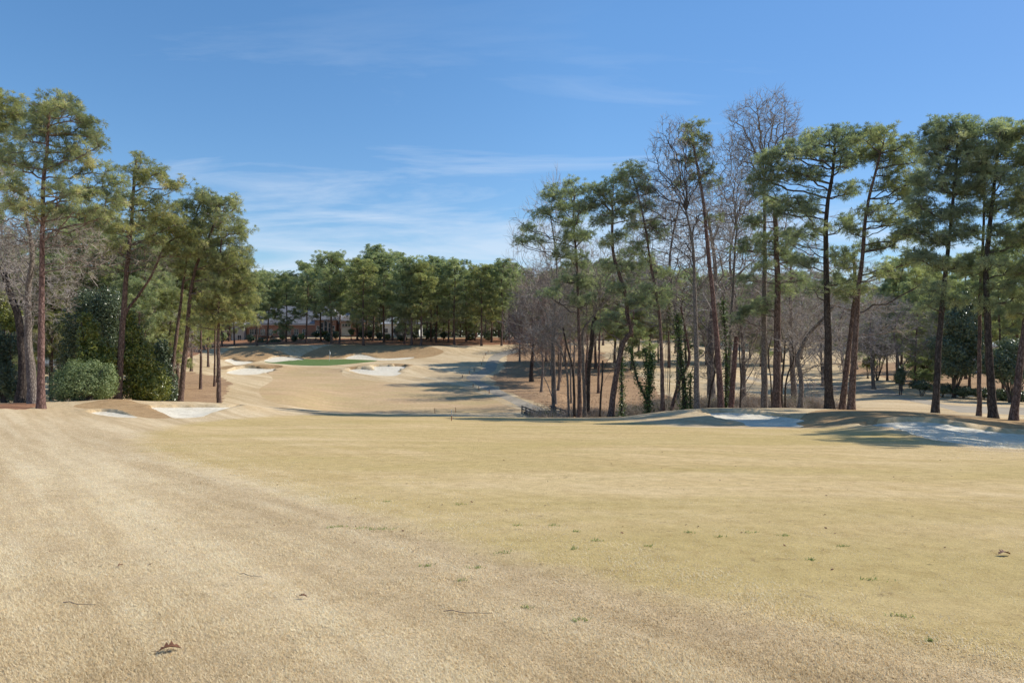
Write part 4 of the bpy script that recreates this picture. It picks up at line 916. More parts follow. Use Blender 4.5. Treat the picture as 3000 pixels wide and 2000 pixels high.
# ------------------------------------------------------------------ evergreen shrubs and small leafy trees
def shrub(name, label, cat, d, blobs, mat, n, leaf, seed, base=None, group=None, stemw=.06, dr=None, cp=None):
    """blobs px ellipses at depth d"""
    rng = np.random.default_rng(seed); s = d / F
    bx = (base if base is not None else np.mean([b[0] for b in blobs])); x0 = (bx - 1500) * s; g = gz(x0, d)
    root = empty(name, (x0, d, g - .05), label, cat, group); tot = sum(b[2] * b[3] for b in blobs)
    VV = []; FF = []; AA = []; off = 0; st = []
    for (cx, cy, rx, ry) in blobs:
        k = int(n * rx * ry / tot); c = np.array([(cx - 1500) * s, d + rng.uniform(-.3, .3) * rx * s, CZ - (cy - 1000) * s]); R = np.array([rx * s, rx * s * .9, ry * s])
        v = rng.normal(0, 1, (k, 3)); v /= np.linalg.norm(v, axis=1)[:, None]
        lump = 1 + .20 * np.sin(v[:, 0] * 3.1 + seed * 1.7) * np.sin(v[:, 2] * 3.7 + seed) + .13 * np.sin(v[:, 0] * 7 + seed) * np.sin(v[:, 2] * 6 + seed * 2) + .10 * np.sin(v[:, 1] * 11 + v[:, 0] * 5) + .08 * np.sin(v[:, 2] * 17 + v[:, 0] * 13)
        rr = rng.random(k) ** .28 * lump + rng.normal(0, .03, k); C = c + v * R * rr[:, None]
        C = C[C[:, 2] > base_z(C[:, 0], C[:, 1]) + .05]; k = len(C); v = (C - c) / R; v /= np.linalg.norm(v, axis=1)[:, None] + 1e-9
        V, Fq = leaves(C, v + np.array([0, 0, .3]), leaf, rng); VV.append(V); FF.append(Fq + off); off += len(V)
        AA.append(np.repeat(np.clip(rng.normal(.45, .22, k), 0, 1), 4)); st.append(c)
    mesh_np('foliage', np.vstack(VV), np.vstack(FF), M[mat], root, False, attr=np.concatenate(AA))
    A = []; B = []
    for c in st:
        for q in range(4):
            e = c + rng.normal(0, .35, 3) * np.array([rx * s, rx * s, ry * s]); b0 = np.array([x0 + rng.normal(0, .1), d + rng.normal(0, .1), g - .1]); m = (b0 + e) / 2 + rng.normal(0, .1, 3)
            A += [b0, m]; B += [m, e]
    A = np.array(A); B = np.array(B); V, Fq = edge_tubes(A, B, np.full(len(A), stemw), np.full(len(A), stemw * .6), 5)
    mesh_np('stems', V, Fq, M['limb_dark'], root, True)
    return root
shrub('evergreen_shrub', 'big rounded grey-green shrub behind the left grass mound', 'shrub', 54, [(240,1125,80,55),(190,1135,46,46),(300,1120,42,56),(245,1090,50,38),(275,1078,22,28),(215,1078,20,26),(175,1105,20,22),(320,1085,18,24)], 'shrub', 26000, .07, 80)
shrub('magnolia_tree', 'yellow-green magnolia behind the rounded grey-green shrub', 'tree', 58, [(300,1110,50,65),(275,1040,40,50),(262,980,30,45),(320,1060,30,50),(250,935,20,20)], 'magnolia', 14000, .13, 81)
shrub('magnolia_tree', 'conical glossy magnolia right of the curving-trunk pine', 'tree', 60, [(415,1120,68,62),(400,1050,55,55),(385,990,38,45),(375,940,24,36),(440,1140,50,45)], 'magnolia', 19000, .13, 82)
shrub('holly_tree', 'dark glossy evergreen at the right flank of the conical magnolia', 'tree', 63, [(480,1080,32,70),(495,1140,30,45),(470,1030,24,40),(500,1165,28,25)], 'holly', 10000, .11, 83)
shrub('holly_tree', 'large dark evergreen mass behind the yellow-green magnolia', 'tree', 66, [(230,950,60,60),(290,930,60,60),(320,900,40,60),(210,1020,40,60),(330,1000,30,60),(190,1090,30,60),(260,880,40,36)], 'holly', 22000, .11, 84)
shrub('holly_tree', 'dark evergreen bush at the left edge of the photo', 'tree', 56, [(10,1090,40,70),(30,1010,30,36),(-20,1020,50,80),(35,1140,24,40)], 'holly', 13000, .10, 85)
shrub('evergreen_shrub', 'light green feathery evergreen bough mass at the left edge', 'shrub', 60, [(10,925,40,40),(-10,880,40,30),(30,950,24,24)], 'magnolia', 7000, .10, 86)
shrub('evergreen_shrub', 'small sprig of ground brush at the foot of the thin leaning pine', 'shrub', 65, [(515,1160,16,18),(505,1140,10,12)], 'shrub', 1600, .08, 87)
shrub('magnolia_tree', 'large dark magnolia standing behind the right pines', 'tree', 84, [(2810,950,48,60),(2790,1020,60,50),(2830,1060,50,45),(2780,1070,44,36),(2820,890,32,40),(2850,1000,30,50)], 'holly', 20000, .15, 88, base=2792)
shrub('magnolia_tree', 'dark magnolia near the right edge behind the close pair of pines', 'tree', 78, [(2930,1060,50,40),(2975,1030,50,40),(2960,1090,55,34),(2900,1070,26,30),(3040,1040,60,60)], 'holly', 16000, .14, 89)
shrub('small_tree', 'olive-yellow small tree in the right background', 'tree', 118, [(2540,1010,34,30),(2580,1020,36,30),(2550,980,30,26),(2610,1000,24,24)], 'oliveleaf', 8000, .15, 90)
shrub('small_tree', 'yellow-green leafy tree right of the thick ivy-dark trunk in the background', 'tree', 110, [(2700,1010,34,36),(2680,1050,30,30),(2730,1040,30,30),(2710,1080,28,22)], 'oliveleaf', 9000, .15, 91)
shrub('evergreen_shrub', 'bright yellow-green bush at the back of the shaded grass', 'shrub', 125, [(2543,1062,15,13)], 'oliveleaf', 1500, .14, 92)
shrub('evergreen_shrub', 'pale shrub below the yellow-green leafy tree', 'shrub', 100, [(2690,1098,26,18),(2730,1105,24,16)], 'shrub', 3000, .12, 93)
rr = random.Random(4)
HL = 'hedge plants along the right background'
for k, (X, Y, rx, ry) in enumerate([(2640,1100,16,26),(2700,1128,30,14),(2760,1138,32,14),(2820,1145,30,14),(2880,1150,32,14),(2940,1156,32,16),(3000,1160,34,16)]):
    shrub('hedge_shrub', 'dark low hedge shrub at the foot of the right background trees' if k else 'dark upright bush under the paired background trunks', 'shrub', 88 - k * 1.4, [(X, Y, rx, ry)], 'holly', 2600, .11, 100 + k, group=HL if k else None)
# yellow lit tall ivy seen between trunks
shrub('climbing_vine', 'bright yellow-green vine hanging high behind the narrow-crowned pine', 'vine', 72, [(1955,900,8,34),(1962,925,7,20)], 'oliveleaf', 900, .09, 110, stemw=.02)
# tangled brush on the crest behind the near mounds
def brush(label, X, Y, rx, ry, d, seed, mat='twig_grey', n=1700, group='tangled brush along the creek'):
    rng = np.random.default_rng(seed); s = d / F; x0 = (X - 1500) * s; g = gz(x0, d); root = empty('bramble_bush', (x0, d, g), label, 'bush', group)
    b = np.column_stack([x0 + rng.normal(0, rx * s * .45, n), d + rng.normal(0, 1.0, n), np.zeros(n)]); b[:, 2] = base_z(b[:, 0], b[:, 1])
    top = CZ - (Y - ry - 1000) * s; hgt = np.maximum(.5, top - b[:, 2])
    e = b + np.column_stack([rng.normal(0, .5, n), rng.normal(0, .5, n), hgt * rng.random(n) ** .7 * (.5 + .5 * np.cos(np.clip((b[:, 0] - x0) / (rx * s), -1, 1) * 1.5))])
    m = (b + e) / 2 + rng.normal(0, .15, (n, 3)); e2 = e + rng.normal(0, .35, (n, 3))
    a1, f1 = edge_tubes(b, m, np.full(n, .018), np.full(n, .014), 3); a2, f2 = edge_tubes(m, e, np.full(n, .011), np.full(n, .007), 3); a3, f3 = edge_tubes(m, e2, np.full(n, .009), np.full(n, .005), 3)
    mesh_np('stems', np.vstack([a1, a2, a3]), np.vstack([f1, f2 + len(a1), f3 + len(a1) + len(a2)]), M[mat], root, True, attr=np.repeat(rng.random(3 * n), 6))
    k = n; C = e[rng.integers(0, n, k)] + rng.normal(0, .25, (k, 3)); V, Fq = leaves(C, rng.normal(0, 1, (k, 3)), .055, rng)
    mesh_np('dead_leaves', V, Fq, M['oliveleaf'] if seed % 3 == 0 else M['litter'], root, False, attr=np.repeat(rng.random(k) * .6, 4))
for k, (X, ry) in enumerate([(1600,14),(1690,16),(1740,18),(1850,30),(1880,26),(1930,30),(1960,30),(2030,34),(2070,30),(2100,34),(2190,36),(2225,34),(2310,38),(2380,34),(2420,20)]):
    brush('waist-high tangle of bare stems and dead leaves behind the crest', X, 1200 if X > 1900 else 1218, 42, ry, 66 + (k % 3) * 2, 120 + k)

# ------------------------------------------------------------------ prototypes for the background woods
PROT = {}
def proto_pine(key, seed, H, W, c0, leafm, dens=1.0, big=1.0):
    rng = random.Random(seed); pads = []
    path = [np.array([0, 0, -.3]), np.array([rng.uniform(-.3, .3), rng.uniform(-.3, .3), H * .35]), np.array([rng.uniform(-.6, .6), rng.uniform(-.6, .6), H * .7]), np.array([rng.uniform(-.8, .8), rng.uniform(-.8, .8), H * .97])]
    n = 34
    for k in range(n):
        u = (k + .5) / n; z = H * (c0 + (1 - c0) * u ** .85); prof = (.5 + .5 * math.sin(min(1, (1 - u) * 1.5) * PI / 2)) * (1.0 if u > .25 else .65 + u)
        R = W * prof * rng.uniform(.25, .95); a = k * 2.4 + rng.uniform(-.4, .4)
        if k == n - 1: R = 0; z = H * .96
        s = rng.uniform(.75, 1.2)
        pads.append(((R * math.cos(a), R * math.sin(a), z), (1.9 * s, 1.9 * s, 1.35 * s), 58 * dens, False))
    for k in range(4):
        a = rng.uniform(0, 6.3); pads.append(((1.8 * math.cos(a), 1.8 * math.sin(a), H * c0 * rng.uniform(.8, .98)), (1.1, 1.1, .5), 10, True))
    o = tree3d('pine_tree', 'x', 'pine tree', path, (.27, .08), pads, 'pine', seed, leafm=leafm, tuft=(18, .52 * big, .062 * big), sides=8, barkm='bark_pine', limbm='limb_pine', twigw=.02)
    PROT[key] = [o, False, H]
def proto_bare(key, seed, H, W, twigm='twig_grey', limbm='limb_grey', barkm='bark_grey'):
    rng = random.Random(seed); pads = []
    path = [np.array([0, 0, -.3]), np.array([rng.uniform(-.4, .4), rng.uniform(-.4, .4), H * .3]), np.array([rng.uniform(-.8, .8), rng.uniform(-.8, .8), H * .6]), np.array([rng.uniform(-1, 1), rng.uniform(-1, 1), H * .85])]
    for k in range(16):
        u = (k + .5) / 16; z = H * (.35 + .58 * u); R = W * math.sin(min(1, .35 + (1 - u)) * PI / 2) * rng.uniform(.2, 1); a = k * 2.4
        pads.append(((R * math.cos(a), R * math.sin(a), z), (W * .38, W * .38, H * .09), 34, True))
    o = tree3d('bare_tree', 'x', 'tree', path, (.22, .06), pads, 'hard', seed, twigm=twigm, limbm=limbm, barkm=barkm, twigL=1.1, twigN=3, twigw=.014, sides=8, bf=.3)
    PROT[key] = [o, False, H]
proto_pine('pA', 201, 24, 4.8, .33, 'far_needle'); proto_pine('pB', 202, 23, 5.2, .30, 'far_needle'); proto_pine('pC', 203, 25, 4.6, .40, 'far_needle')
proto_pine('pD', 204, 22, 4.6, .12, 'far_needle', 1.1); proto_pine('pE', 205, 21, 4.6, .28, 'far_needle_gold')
proto_bare('bA', 211, 18, 5.0); proto_bare('bB', 212, 16, 4.6, 'twig_red', 'limb_pine'); proto_bare('bC', 213, 15, 5.5, 'twig_pale')

def place(key, X, d, topY=None, H=None, label=None, group=None, seed=0, sx=1.0, dx=0):
    o, used, H0 = PROT[key]; x = (X - 1500) / F * d; g = gz(x, d)
    if topY is not None: H = (CZ - (topY - 1000) / F * d) - g
    k = H / H0; rg = random.Random(seed * 13 + int(X) * 7 + int(d))
    if not used: r = o; PROT[key][1] = True
    else:
        r = o.copy(); COL.objects.link(r)
        for ch in o.children:
            c = ch.copy(); COL.objects.link(c); c.parent = r
    r.location = (x, d, g); r.rotation_euler = (rg.uniform(-.02, .02), rg.uniform(-.02, .02), rg.uniform(0, 6.28)); r.scale = (k * sx, k * sx, k)
    r['label'] = label; r['category'] = 'pine tree' if key[0] == 'p' else 'tree'
    if group: r['group'] = group
    elif 'group' in r.keys(): del r['group']
    return r

# far pines behind the putting green: (baseX, depth, topY, proto, label)
FARP = [
 (600,176,800,'pE','yellowish far pine showing right beside the left group of pines'),
 (650,182,792,'pB','far pine over the stucco end of the brick house'),
 (687,186,805,'pC','slim far pine in front of the stucco wall'),
 (753,184,800,'pB','far pine in front of the brick end wall'),
 (783,192,797,'pA','far pine with a bluish crown in front of the brick house terrace'),
 (838,196,802,'pD','low-crowned far pine over the grey house roof'),
 (897,190,769,'pA','dark far pine left of the tall arched window'),
 (940,200,775,'pB','far pine right in front of the arched house window'),
 (972,182,741,'pB','broad far pine, left of the pair standing behind the flag'),
 (995,184,760,'pA','far pine, right of the pair standing behind the flag'),
 (1072,214,755,'pC','far pine rising behind the right side of the brick gable'),
 (1047,205,765,'pD','slim far pine at the right corner of the brick gable'),
 (1065,179,762,'pE','golden far pine with a thick trunk right of the brick gable'),
 (1092,200,726,'pC','tallest of the far pines, its open crown above the rest'),
 (1125,196,745,'pB','far pine right of the tallest one'),
 (1150,206,741,'pA','round-topped far pine in front of the white house'),
 (1185,184,775,'pD','slender far pine left of the leaning pair of trunks'),
 (1206,180,757,'pB','far pine with a pointed top above the right mound'),
 (1233,178,772,'pE','far pine with a thick pale trunk at the top of the right mound'),
 (1262,200,770,'pA','far pine behind the thick pale trunk'),
 (1278,192,756,'pC','far pine with a small high tuft'),
 (1314,192,775,'pA','far pine, left of the dark double trunk'),
 (1331,183,763,'pB','far pine on the dark double trunk above the cart path'),
 (1366,200,795,'pD','shorter dark far pine right of the dark double trunk'),
 (1392,206,800,'pA','shaded far pine behind the top of the cart path'),
 (1410,182,780,'pE','light green far pine at the top of the cart path'),
 (1440,196,782,'pB','full far pine just right of the cart path top'),
 (1469,183,766,'pC','far pine with a flat round top near the reddish bare trees'),
 (1493,190,775,'pB','far pine at the right end of the far row'),
 (1530,200,790,'pD','far pine half hidden by the reddish bare trees'),
]
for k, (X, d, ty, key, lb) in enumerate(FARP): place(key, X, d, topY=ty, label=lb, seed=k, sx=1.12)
rg = random.Random(77)
GB = 'trees in the wood behind the far row of pines'
for k in range(44):      # second, deeper row
    X = 560 + k * 23 + rg.uniform(-10, 10)
    if 690 < X < 1170: d = rg.uniform(240, 264) + (24 if X > 1030 else 0)
    else: d = rg.uniform(208, 250)
    place(rg.choice(['pA', 'pB', 'pD', 'pD', 'bA']), X, d, H=rg.uniform(19, 24), label='one of the shaded trees deep in the wood behind the far pines', group=GB, seed=k, sx=1.2)
# left background
GL = 'trees in the wood behind the left pines'
for k, (X, d, ty, key) in enumerate([(40,72,760,'pD'),(150,74,800,'pE'),(220,90,820,'pD'),(400,72,820,'pD'),(500,76,850,'pE'),(180,76,640,'pB'),(245,82,620,'pE'),(300,78,680,'pA'),(420,80,700,'pB'),(455,88,640,'pD'),(520,92,700,'pE'),(150,90,700,'pD'),(30,84,720,'pB'),(-60,80,600,'pA'),(340,100,700,'pD'),(390,112,760,'pA'),(480,118,760,'pD'),(560,122,760,'pB'),(90,110,760,'pA'),(240,120,780,'pD'),(540,140,800,'pA'),(610,138,820,'pE'),(330,140,800,'pB'),(440,150,800,'pB'),(150,140,800,'pD'),(20,130,800,'pB')]):
    place(key, X, d, topY=ty, label='green pine crowded in the wood behind the left pines', group=GL, seed=k, sx=1.0)
for k, (X, d, ty, key) in enumerate([(10,66,660,'bA'),(215,74,780,'bA'),(305,80,800,'bC'),(455,80,860,'bA'),(500,90,880,'bC'),(-80,66,640,'bA'),(280,92,800,'bC'),(60,96,800,'bB')]):
    place(key, X, d, topY=ty, label='bare grey tree crowded in the wood behind the left pines', group='bare trees behind the left pines', seed=k + 40, sx=1.0)
# right background
for k in range(30):
    X = 1600 + k * 36 + rg.uniform(-16, 16); d = rg.uniform(205, 260)
    key = rg.choice(['pA', 'pB', 'pD', 'bA', 'bB', 'bA'])
    place(key, X, d, topY=rg.uniform(790, 850), label='one of the trees in the distant wood behind the right-hand clump', group='trees in the distant wood behind the right-hand clump', seed=k + 80, sx=1.5)
for k in range(18):
    X = 1600 + k * 54 + rg.uniform(-16, 16); d = rg.uniform(105, 185) if X > 2050 else rg.uniform(150, 200)
    key = ['bA', 'bC', 'bB', 'bA'][k % 4]
    place(key, X, d, topY=rg.uniform(820, 900), label='grey bare tree standing on the slope behind the right-hand clump', group='bare trees on the slope behind the right-hand clump', seed=k + 120, sx=1.25)
for k, (X, d, ty, key) in enumerate([(1585,98,840,'bB'),(1635,104,800,'bB'),(1615,128,800,'bB'),(1640,120,800,'bB'),(1680,126,780,'bA'),(1622,74,515,'bA')]):
    place(key, X, d, topY=ty, sx=.62 if ty == 515 else .9, label=['reddish bare tree left of the litter mound', 'reddish bare tree over the litter mound', 'bare tree behind the reddish one by the path', 'twiggy bare tree behind the middle clump', 'grey bare tree behind the middle clump', 'tall bare tree rising above the left shoulder of the middle pines'][k], seed=k + 170)
for k, (X, d, ty, key, lb) in enumerate([(2180,84,500,'bA','tall thin bare tree behind the upswept bare tree'),(2085,78,540,'bC','pale bare tree behind the leaning red pine'),(1985,76,480,'bA','bare tree behind the tall forking one'),(2330,80,700,'bC','bare tree behind the bent tree'),(2560,100,860,'bC','pale low bare tree, left of two in the right background'),(2640,96,880,'bC','pale low bare tree, right of two in the right background'),(2480,92,860,'bC','pale twiggy tree behind the dome-crowned pine'),(2410,110,850,'bC','pale bare tree behind the bent tree and the dome-crowned pine')]):
    place(key, X, d, topY=ty, label=lb, seed=k + 200, sx=1.35 if key == 'bC' else .9)
for k, (X, d, ty, key, lb) in enumerate([(2560,128,900,'pD','dark evergreen trunk left in the right background'),(2640,108,760,'pB','thick dark trunk of a double tree in the right background'),(2628,110,800,'pA','second trunk of the double tree in the right background'),(2720,120,780,'pE','yellowish pine behind the dense right pine'),(2830,120,760,'pA','pine rising behind the large dark magnolia'),(2900,110,740,'pB','pine behind the close pair at the right edge'),(2990,100,700,'pA','pine behind the right-edge pine'),(2780,140,800,'pD','dark pine far behind the large dark magnolia'),(3060,90,640,'pB','pine just outside the right background corner'),(2500,140,850,'pD','dark pine behind the paired trunks'),(2680,100,820,'pD','low-branched pine filling the gap left of the dense right pine'),(2940,92,800,'pD','low-branched pine behind the thick right-edge pine'),(2840,98,830,'pE','low light-green pine behind the slim right pine'),(2600,118,860,'pE','light green pine behind the rounded-crown pine')]):
    place(key, X, d, topY=ty, label=lb, seed=k + 230, sx=1.0)
for k, (X, d, ty, key) in enumerate([(1600,150,800,'pD'),(1655,142,790,'pB'),(1700,150,770,'pA'),(1745,138,780,'pE'),(1800,150,760,'pB'),(1850,135,770,'pD'),(1905,150,780,'pE'),(1960,140,800,'pB'),(2010,152,790,'pA'),(2070,150,810,'pD'),(1640,118,800,'pC'),(1715,112,780,'pC'),(2140,160,800,'pB'),(2230,155,810,'pD'),(2330,160,800,'pA'),(2420,165,800,'pB')]):
    place(key, X, d, topY=ty, label='pine standing on the slope behind the right-hand clump', group='pines on the slope behind the right-hand clump', seed=k + 300, sx=1.15)
def far_woods():
    rng = np.random.default_rng(31); N = 150000
    az = rng.uniform(-1.25, 1.25, N); R_ = rng.uniform(268, 330, N); x = R_ * np.sin(az); y = R_ * np.cos(az)
    top = 13 + 3.5 * np.sin(az * 41) * np.sin(az * 17 + 1) + 2.5 * np.sin(az * 97 + R_ * .1) + 1.2 * np.sin(az * 230)
    h = top * rng.random(N) ** .75; g = base_z(x, y)
    C = np.column_stack([x, y, g + h]); V, Fq = leaves(C, rng.normal(0, 1, (N, 3)), .95, rng)
    o = mesh_np('far_woods', V, Fq, M['wood_far'], attr=np.repeat(rng.random(N), 4)); tag(o, 'distant mass of dark pines and bare trees closing the horizon', 'woods', kind='stuff')
far_woods()
# pines just right of the frame, whose shadows stripe the bunkers
for k, (x, y, H) in enumerate([(37, 37, 20), (43, 30, 20), (47, 39, 20), (40, 43, 20), (34, 31.5, 18)]):
    place(['pA', 'pB', 'pC'][k % 3], 1500 + x / y * F, y, H=H, label='pine standing outside the right edge of the photo', group='pines outside the right edge', seed=k + 260, sx=.75)

# ------------------------------------------------------------------ far shrubs by the houses
fs = random.Random(9)
SH = [(655,985,9,10,'shrub'),(735,990,12,11,'holly'),(765,1000,17,11,'holly'),(805,1000,17,12,'holly'),(827,985,9,9,'shrub'),(862,990,10,9,'holly'),(884,985,9,9,'shrub'),(925,978,12,8,'holly'),(948,978,14,9,'oliveleaf'),(962,988,14,12,'holly'),(985,980,12,10,'holly'),(1030,972,9,9,'shrub'),(1062,978,14,12,'holly'),(1085,980,12,12,'holly'),(1112,983,10,9,'holly'),(1135,985,9,8,'shrub'),(1165,972,10,16,'holly'),(1178,990,14,9,'holly'),(1215,980,12,10,'holly'),(1255,980,12,9,'holly'),(1265,975,12,14,'holly'),(1300,982,10,9,'holly'),(1380,985,14,12,'holly'),(1430,985,16,14,'holly'),(1480,985,18,14,'holly'),(1520,985,16,14,'holly'),(620,990,16,16,'holly'),(590,985,18,18,'holly')]
names = {'shrub': 'pale green rounded', 'holly': 'dark evergreen', 'oliveleaf': 'brownish clipped'}
place_txt = lambda X: ('in front of the brick house' if X < 1000 else 'by the brick gable' if X < 1075 else 'in front of the white house' if X < 1240 else 'under the pines right of the white house')
for k, (X, Y, rx, ry, m) in enumerate(SH):
    d = 200 if Y > 986 else 207
    shrub('garden_shrub', '%s garden shrub %s' % (names[m], place_txt(X)), 'shrub', d, [(X, Y, rx, ry)], m, 900, .22, 300 + k, group='garden shrubs, %s' % place_txt(X) + ' ' + m)

# ------------------------------------------------------------------ buildings
def boxes_arr(L):
    V = []; Fq = []
    for (x0, x1, y0, y1, z0, z1) in L:
        b = len(V); V += [(x0,y0,z0),(x1,y0,z0),(x1,y1,z0),(x0,y1,z0),(x0,y0,z1),(x1,y0,z1),(x1,y1,z1),(x0,y1,z1)]
        Fq += [(b,b+3,b+2,b+1),(b+4,b+5,b+6,b+7),(b,b+1,b+5,b+4),(b+1,b+2,b+6,b+5),(b+2,b+3,b+7,b+6),(b+3,b,b+4,b+7)]
    return np.array(V, float), np.array(Fq)
def boxes(name, L, mat, parent):
    V, Fq = boxes_arr(L); o = mesh_np(name, V + np.array(parent.location), Fq, M[mat], parent)
    bv = o.modifiers.new('bevel', 'BEVEL'); bv.width = .015; bv.segments = 1; return o
def boxes_w(name, L, mat, parent):
    V, Fq = boxes_arr(L); o = mesh_np(name, V, Fq, M[mat], None); o.parent = parent; return o
def hip(name, x0, x1, y0, y1, z0, z1, inset, mat, parent, ov=.5, gable=False):
    x0 -= ov; x1 += ov; y0 -= ov; y1 += ov; ym = (y0 + y1) / 2; i = 0 if gable else inset
    V = np.array([(x0,y0,z0),(x1,y0,z0),(x1,y1,z0),(x0,y1,z0),(x0+i,ym,z1),(x1-i,ym,z1),(x0,y0,z0-.22),(x1,y0,z0-.22),(x1,y1,z0-.22),(x0,y1,z0-.22)], float)
    q = np.array([(0,1,5,4),(2,3,4,5),(0,6,7,1),(1,7,8,2),(2,8,9,3),(3,9,6,0),(6,9,8,7)]); t = np.array([(1,2,5),(3,0,4)])
    o = mesh_np(name, V, [q, t], M[mat], None); o.parent = parent; return o
def window(parent, xc, z0, w, h, y, mull=1, trans=False, label=None):
    t = .09; L = [(xc-w/2-t, xc+w/2+t, y-.08, y+.02, z0+h, z0+h+t), (xc-w/2-t, xc+w/2+t, y-.12, y+.02, z0-t, z0), (xc-w/2-t, xc-w/2, y-.08, y+.02, z0, z0+h), (xc+w/2, xc+w/2+t, y-.08, y+.02, z0, z0+h)]
    for k in range(mull): xx = xc - w/2 + w*(k+1)/(mull+1); L.append((xx-.04, xx+.04, y-.06, y+.02, z0, z0+h))
    if trans: L.append((xc-w/2, xc+w/2, y-.055, y+.02, z0+h*.62, z0+h*.62+.09))
    f = boxes_w('window', L, 'trim', parent)
    p = boxes_w('pane', [(xc-w/2, xc+w/2, y-.02, y+.03, z0, z0+h)], 'glass', f); return f

def brick_house():
    d = 222; s = d / F; cx = (870 - 1500) * s; g = 9.6
    R = empty('brick_house', (cx, d, g), 'long red-brick house with grey roofs behind the far pines', 'house')
    X = lambda px: (px - 870) * s       # house local metres from photo columns
    w1 = boxes_w('wall', [(X(722), X(1000), 0, 11, -3.0, 4.2)], 'brick', R)
    w2 = boxes_w('gable_wing', [(X(1003), X(1052), -3, 9, -2.0, 5.2)], 'brick', R)
    w3 = boxes_w('stucco_wing', [(X(684), X(720), -1.5, 9, -3.5, 4.0)], 'stucco', R)
    w4 = boxes_w('window_bay', [(X(928), X(990), -2.2, -.01, -2.0, 5.4)], 'brick', R)
    r1 = hip('roof', X(722), X(1000), 0, 11, 4.2, 10.2, 5, 'rooft', R); boxes_w('chimney', [(X(905), X(915), 4.4, 5.6, 7, 11.6)], 'brick', r1)
    hip('roof', X(1003), X(1052), -3, 9, 5.2, 9.2, 2.6, 'rooft', R, .45); hip('roof', X(684), X(720), -1.5, 9, 4.0, 7.2, 2, 'rooft', R, .3)
    hip('roof', X(928), X(990), -2.2, 6, 5.4, 9.0, 3.3, 'rooft', R, .35)
    boxes_w('eaves_trim', [(X(1003)-.45, X(1052)+.45, -3.5, -3.05, 4.72, 4.97), (X(722)-.2, X(927), -.52, -.1, 3.72, 3.97)], 'trim', R)
    # tall stepped window group
    for px, h in ((938, 3.2), (948, 4.3), (960, 4.9), (972, 4.3), (981, 3.2)): window(R, X(px), .1, .95, h, -2.22, 0, True)
    # terrace door with transom windows in the gable wing
    dr = boxes_w('door', [(X(1009), X(1033), -3.10, -3.0, .2, 3.0)], 'stucco', R); boxes_w('frame', [(X(1008)-.06, X(1008)+.06, -3.14, -3.0, .2, 4.3), (X(1034)-.06, X(1034)+.06, -3.14, -3.0, .2, 4.3), (X(1008)+.06, X(1034)-.06, -3.14, -3.0, 4.2, 4.32)], 'trim', dr)
    for px in (1012.5, 1021, 1029.5): window(R, X(px), 3.25, .75, .7, -3.03, 0)
    for px in (738, 752, 770, 792, 820, 846, 868, 893): window(R, X(px), .6, 1.3, 1.7, -.02, 1, True)
    for px in (770, 792, 820): window(R, X(px), -2.4, 1.5, 1.7, -.02, 1)
    window(R, X(707), -2.6, 1.1, 3.0, -1.52, 1, True)
    # terrace in front
    tr = boxes_w('terrace', [(X(765), X(800), -3.2, -.03, .0, .18)], 'wood', R)
    boxes_w('railing', [(X(765), X(800), -3.2, -3.12, .95, 1.03)] + [(X(765) + k * .45, X(765) + k * .45 + .05, -3.19, -3.13, .18, .95) for k in range(9)] + [(X(765), X(765)+.14, -3.15, -3.01, -3.2, 0), (X(799), X(799)+.14, -3.15, -3.01, -3.2, 0)], 'wood', tr)
    boxes_w('garden_wall', [(X(1000), X(1050), -7.4, -7.1, -2.2, -.7)], 'brick', R)
brick_house()
def simple_house(label, name, X0, X1, d, zb, ze, zr, wm, rm, wins=3):
    s = d / F; a = (X0 - 1500) * s; b = (X1 - 1500) * s; cx = (a + b) / 2; R = empty(name, (cx, d, zb), label, 'house')
    w = (b - a) / 2; boxes_w('wall', [(-w, w, 0, 9, -2, ze - zb)], wm, R); hip('roof', -w, w, 0, 9, ze - zb, zr - zb, 3, rm, R)
    for k in range(wins): window(R, -w + (k + .5) * 2 * w / wins, .9, 1.3, 1.5, -.02, 1)
zat = lambda Y, d: CZ - (Y - 1000) / F * d
simple_house('white single-storey house glimpsed right of the brick gable', 'white_house', 1120, 1228, 245, zat(982, 245), zat(948, 245), zat(925, 245), 'siding', 'roofpale', 5)
simple_house('pale-roofed house glimpsed behind the trees at the left', 'small_house', 60, 170, 125, zat(1040, 125), zat(975, 125), zat(935, 125), 'siding', 'roofpale', 3)
simple_house('pale-roofed house glimpsed behind the magnolias at the right edge', 'small_house', 2850, 3060, 135, zat(1060, 135), zat(1013, 135), zat(995, 135), 'siding', 'roofpale', 5)

# ------------------------------------------------------------------ golf furniture
def lathe(name, prof, mat, parent, sides=12, off=(0, 0, 0)):
    V = []; a = np.linspace(0, 2 * PI, sides, endpoint=False)
    for r, z in prof: V.append(np.column_stack([np.cos(a) * r + off[0], np.sin(a) * r + off[1], np.full(sides, z + off[2])]))
    V = np.vstack(V); i = np.arange(sides); Fq = np.vstack([np.column_stack([k*sides+i, k*sides+(i+1) % sides, (k+1)*sides+(i+1) % sides, (k+1)*sides+i]) for k in range(len(prof)-1)])
    o = mesh_np(name, V, Fq, M[mat], None); o.parent = parent; return o
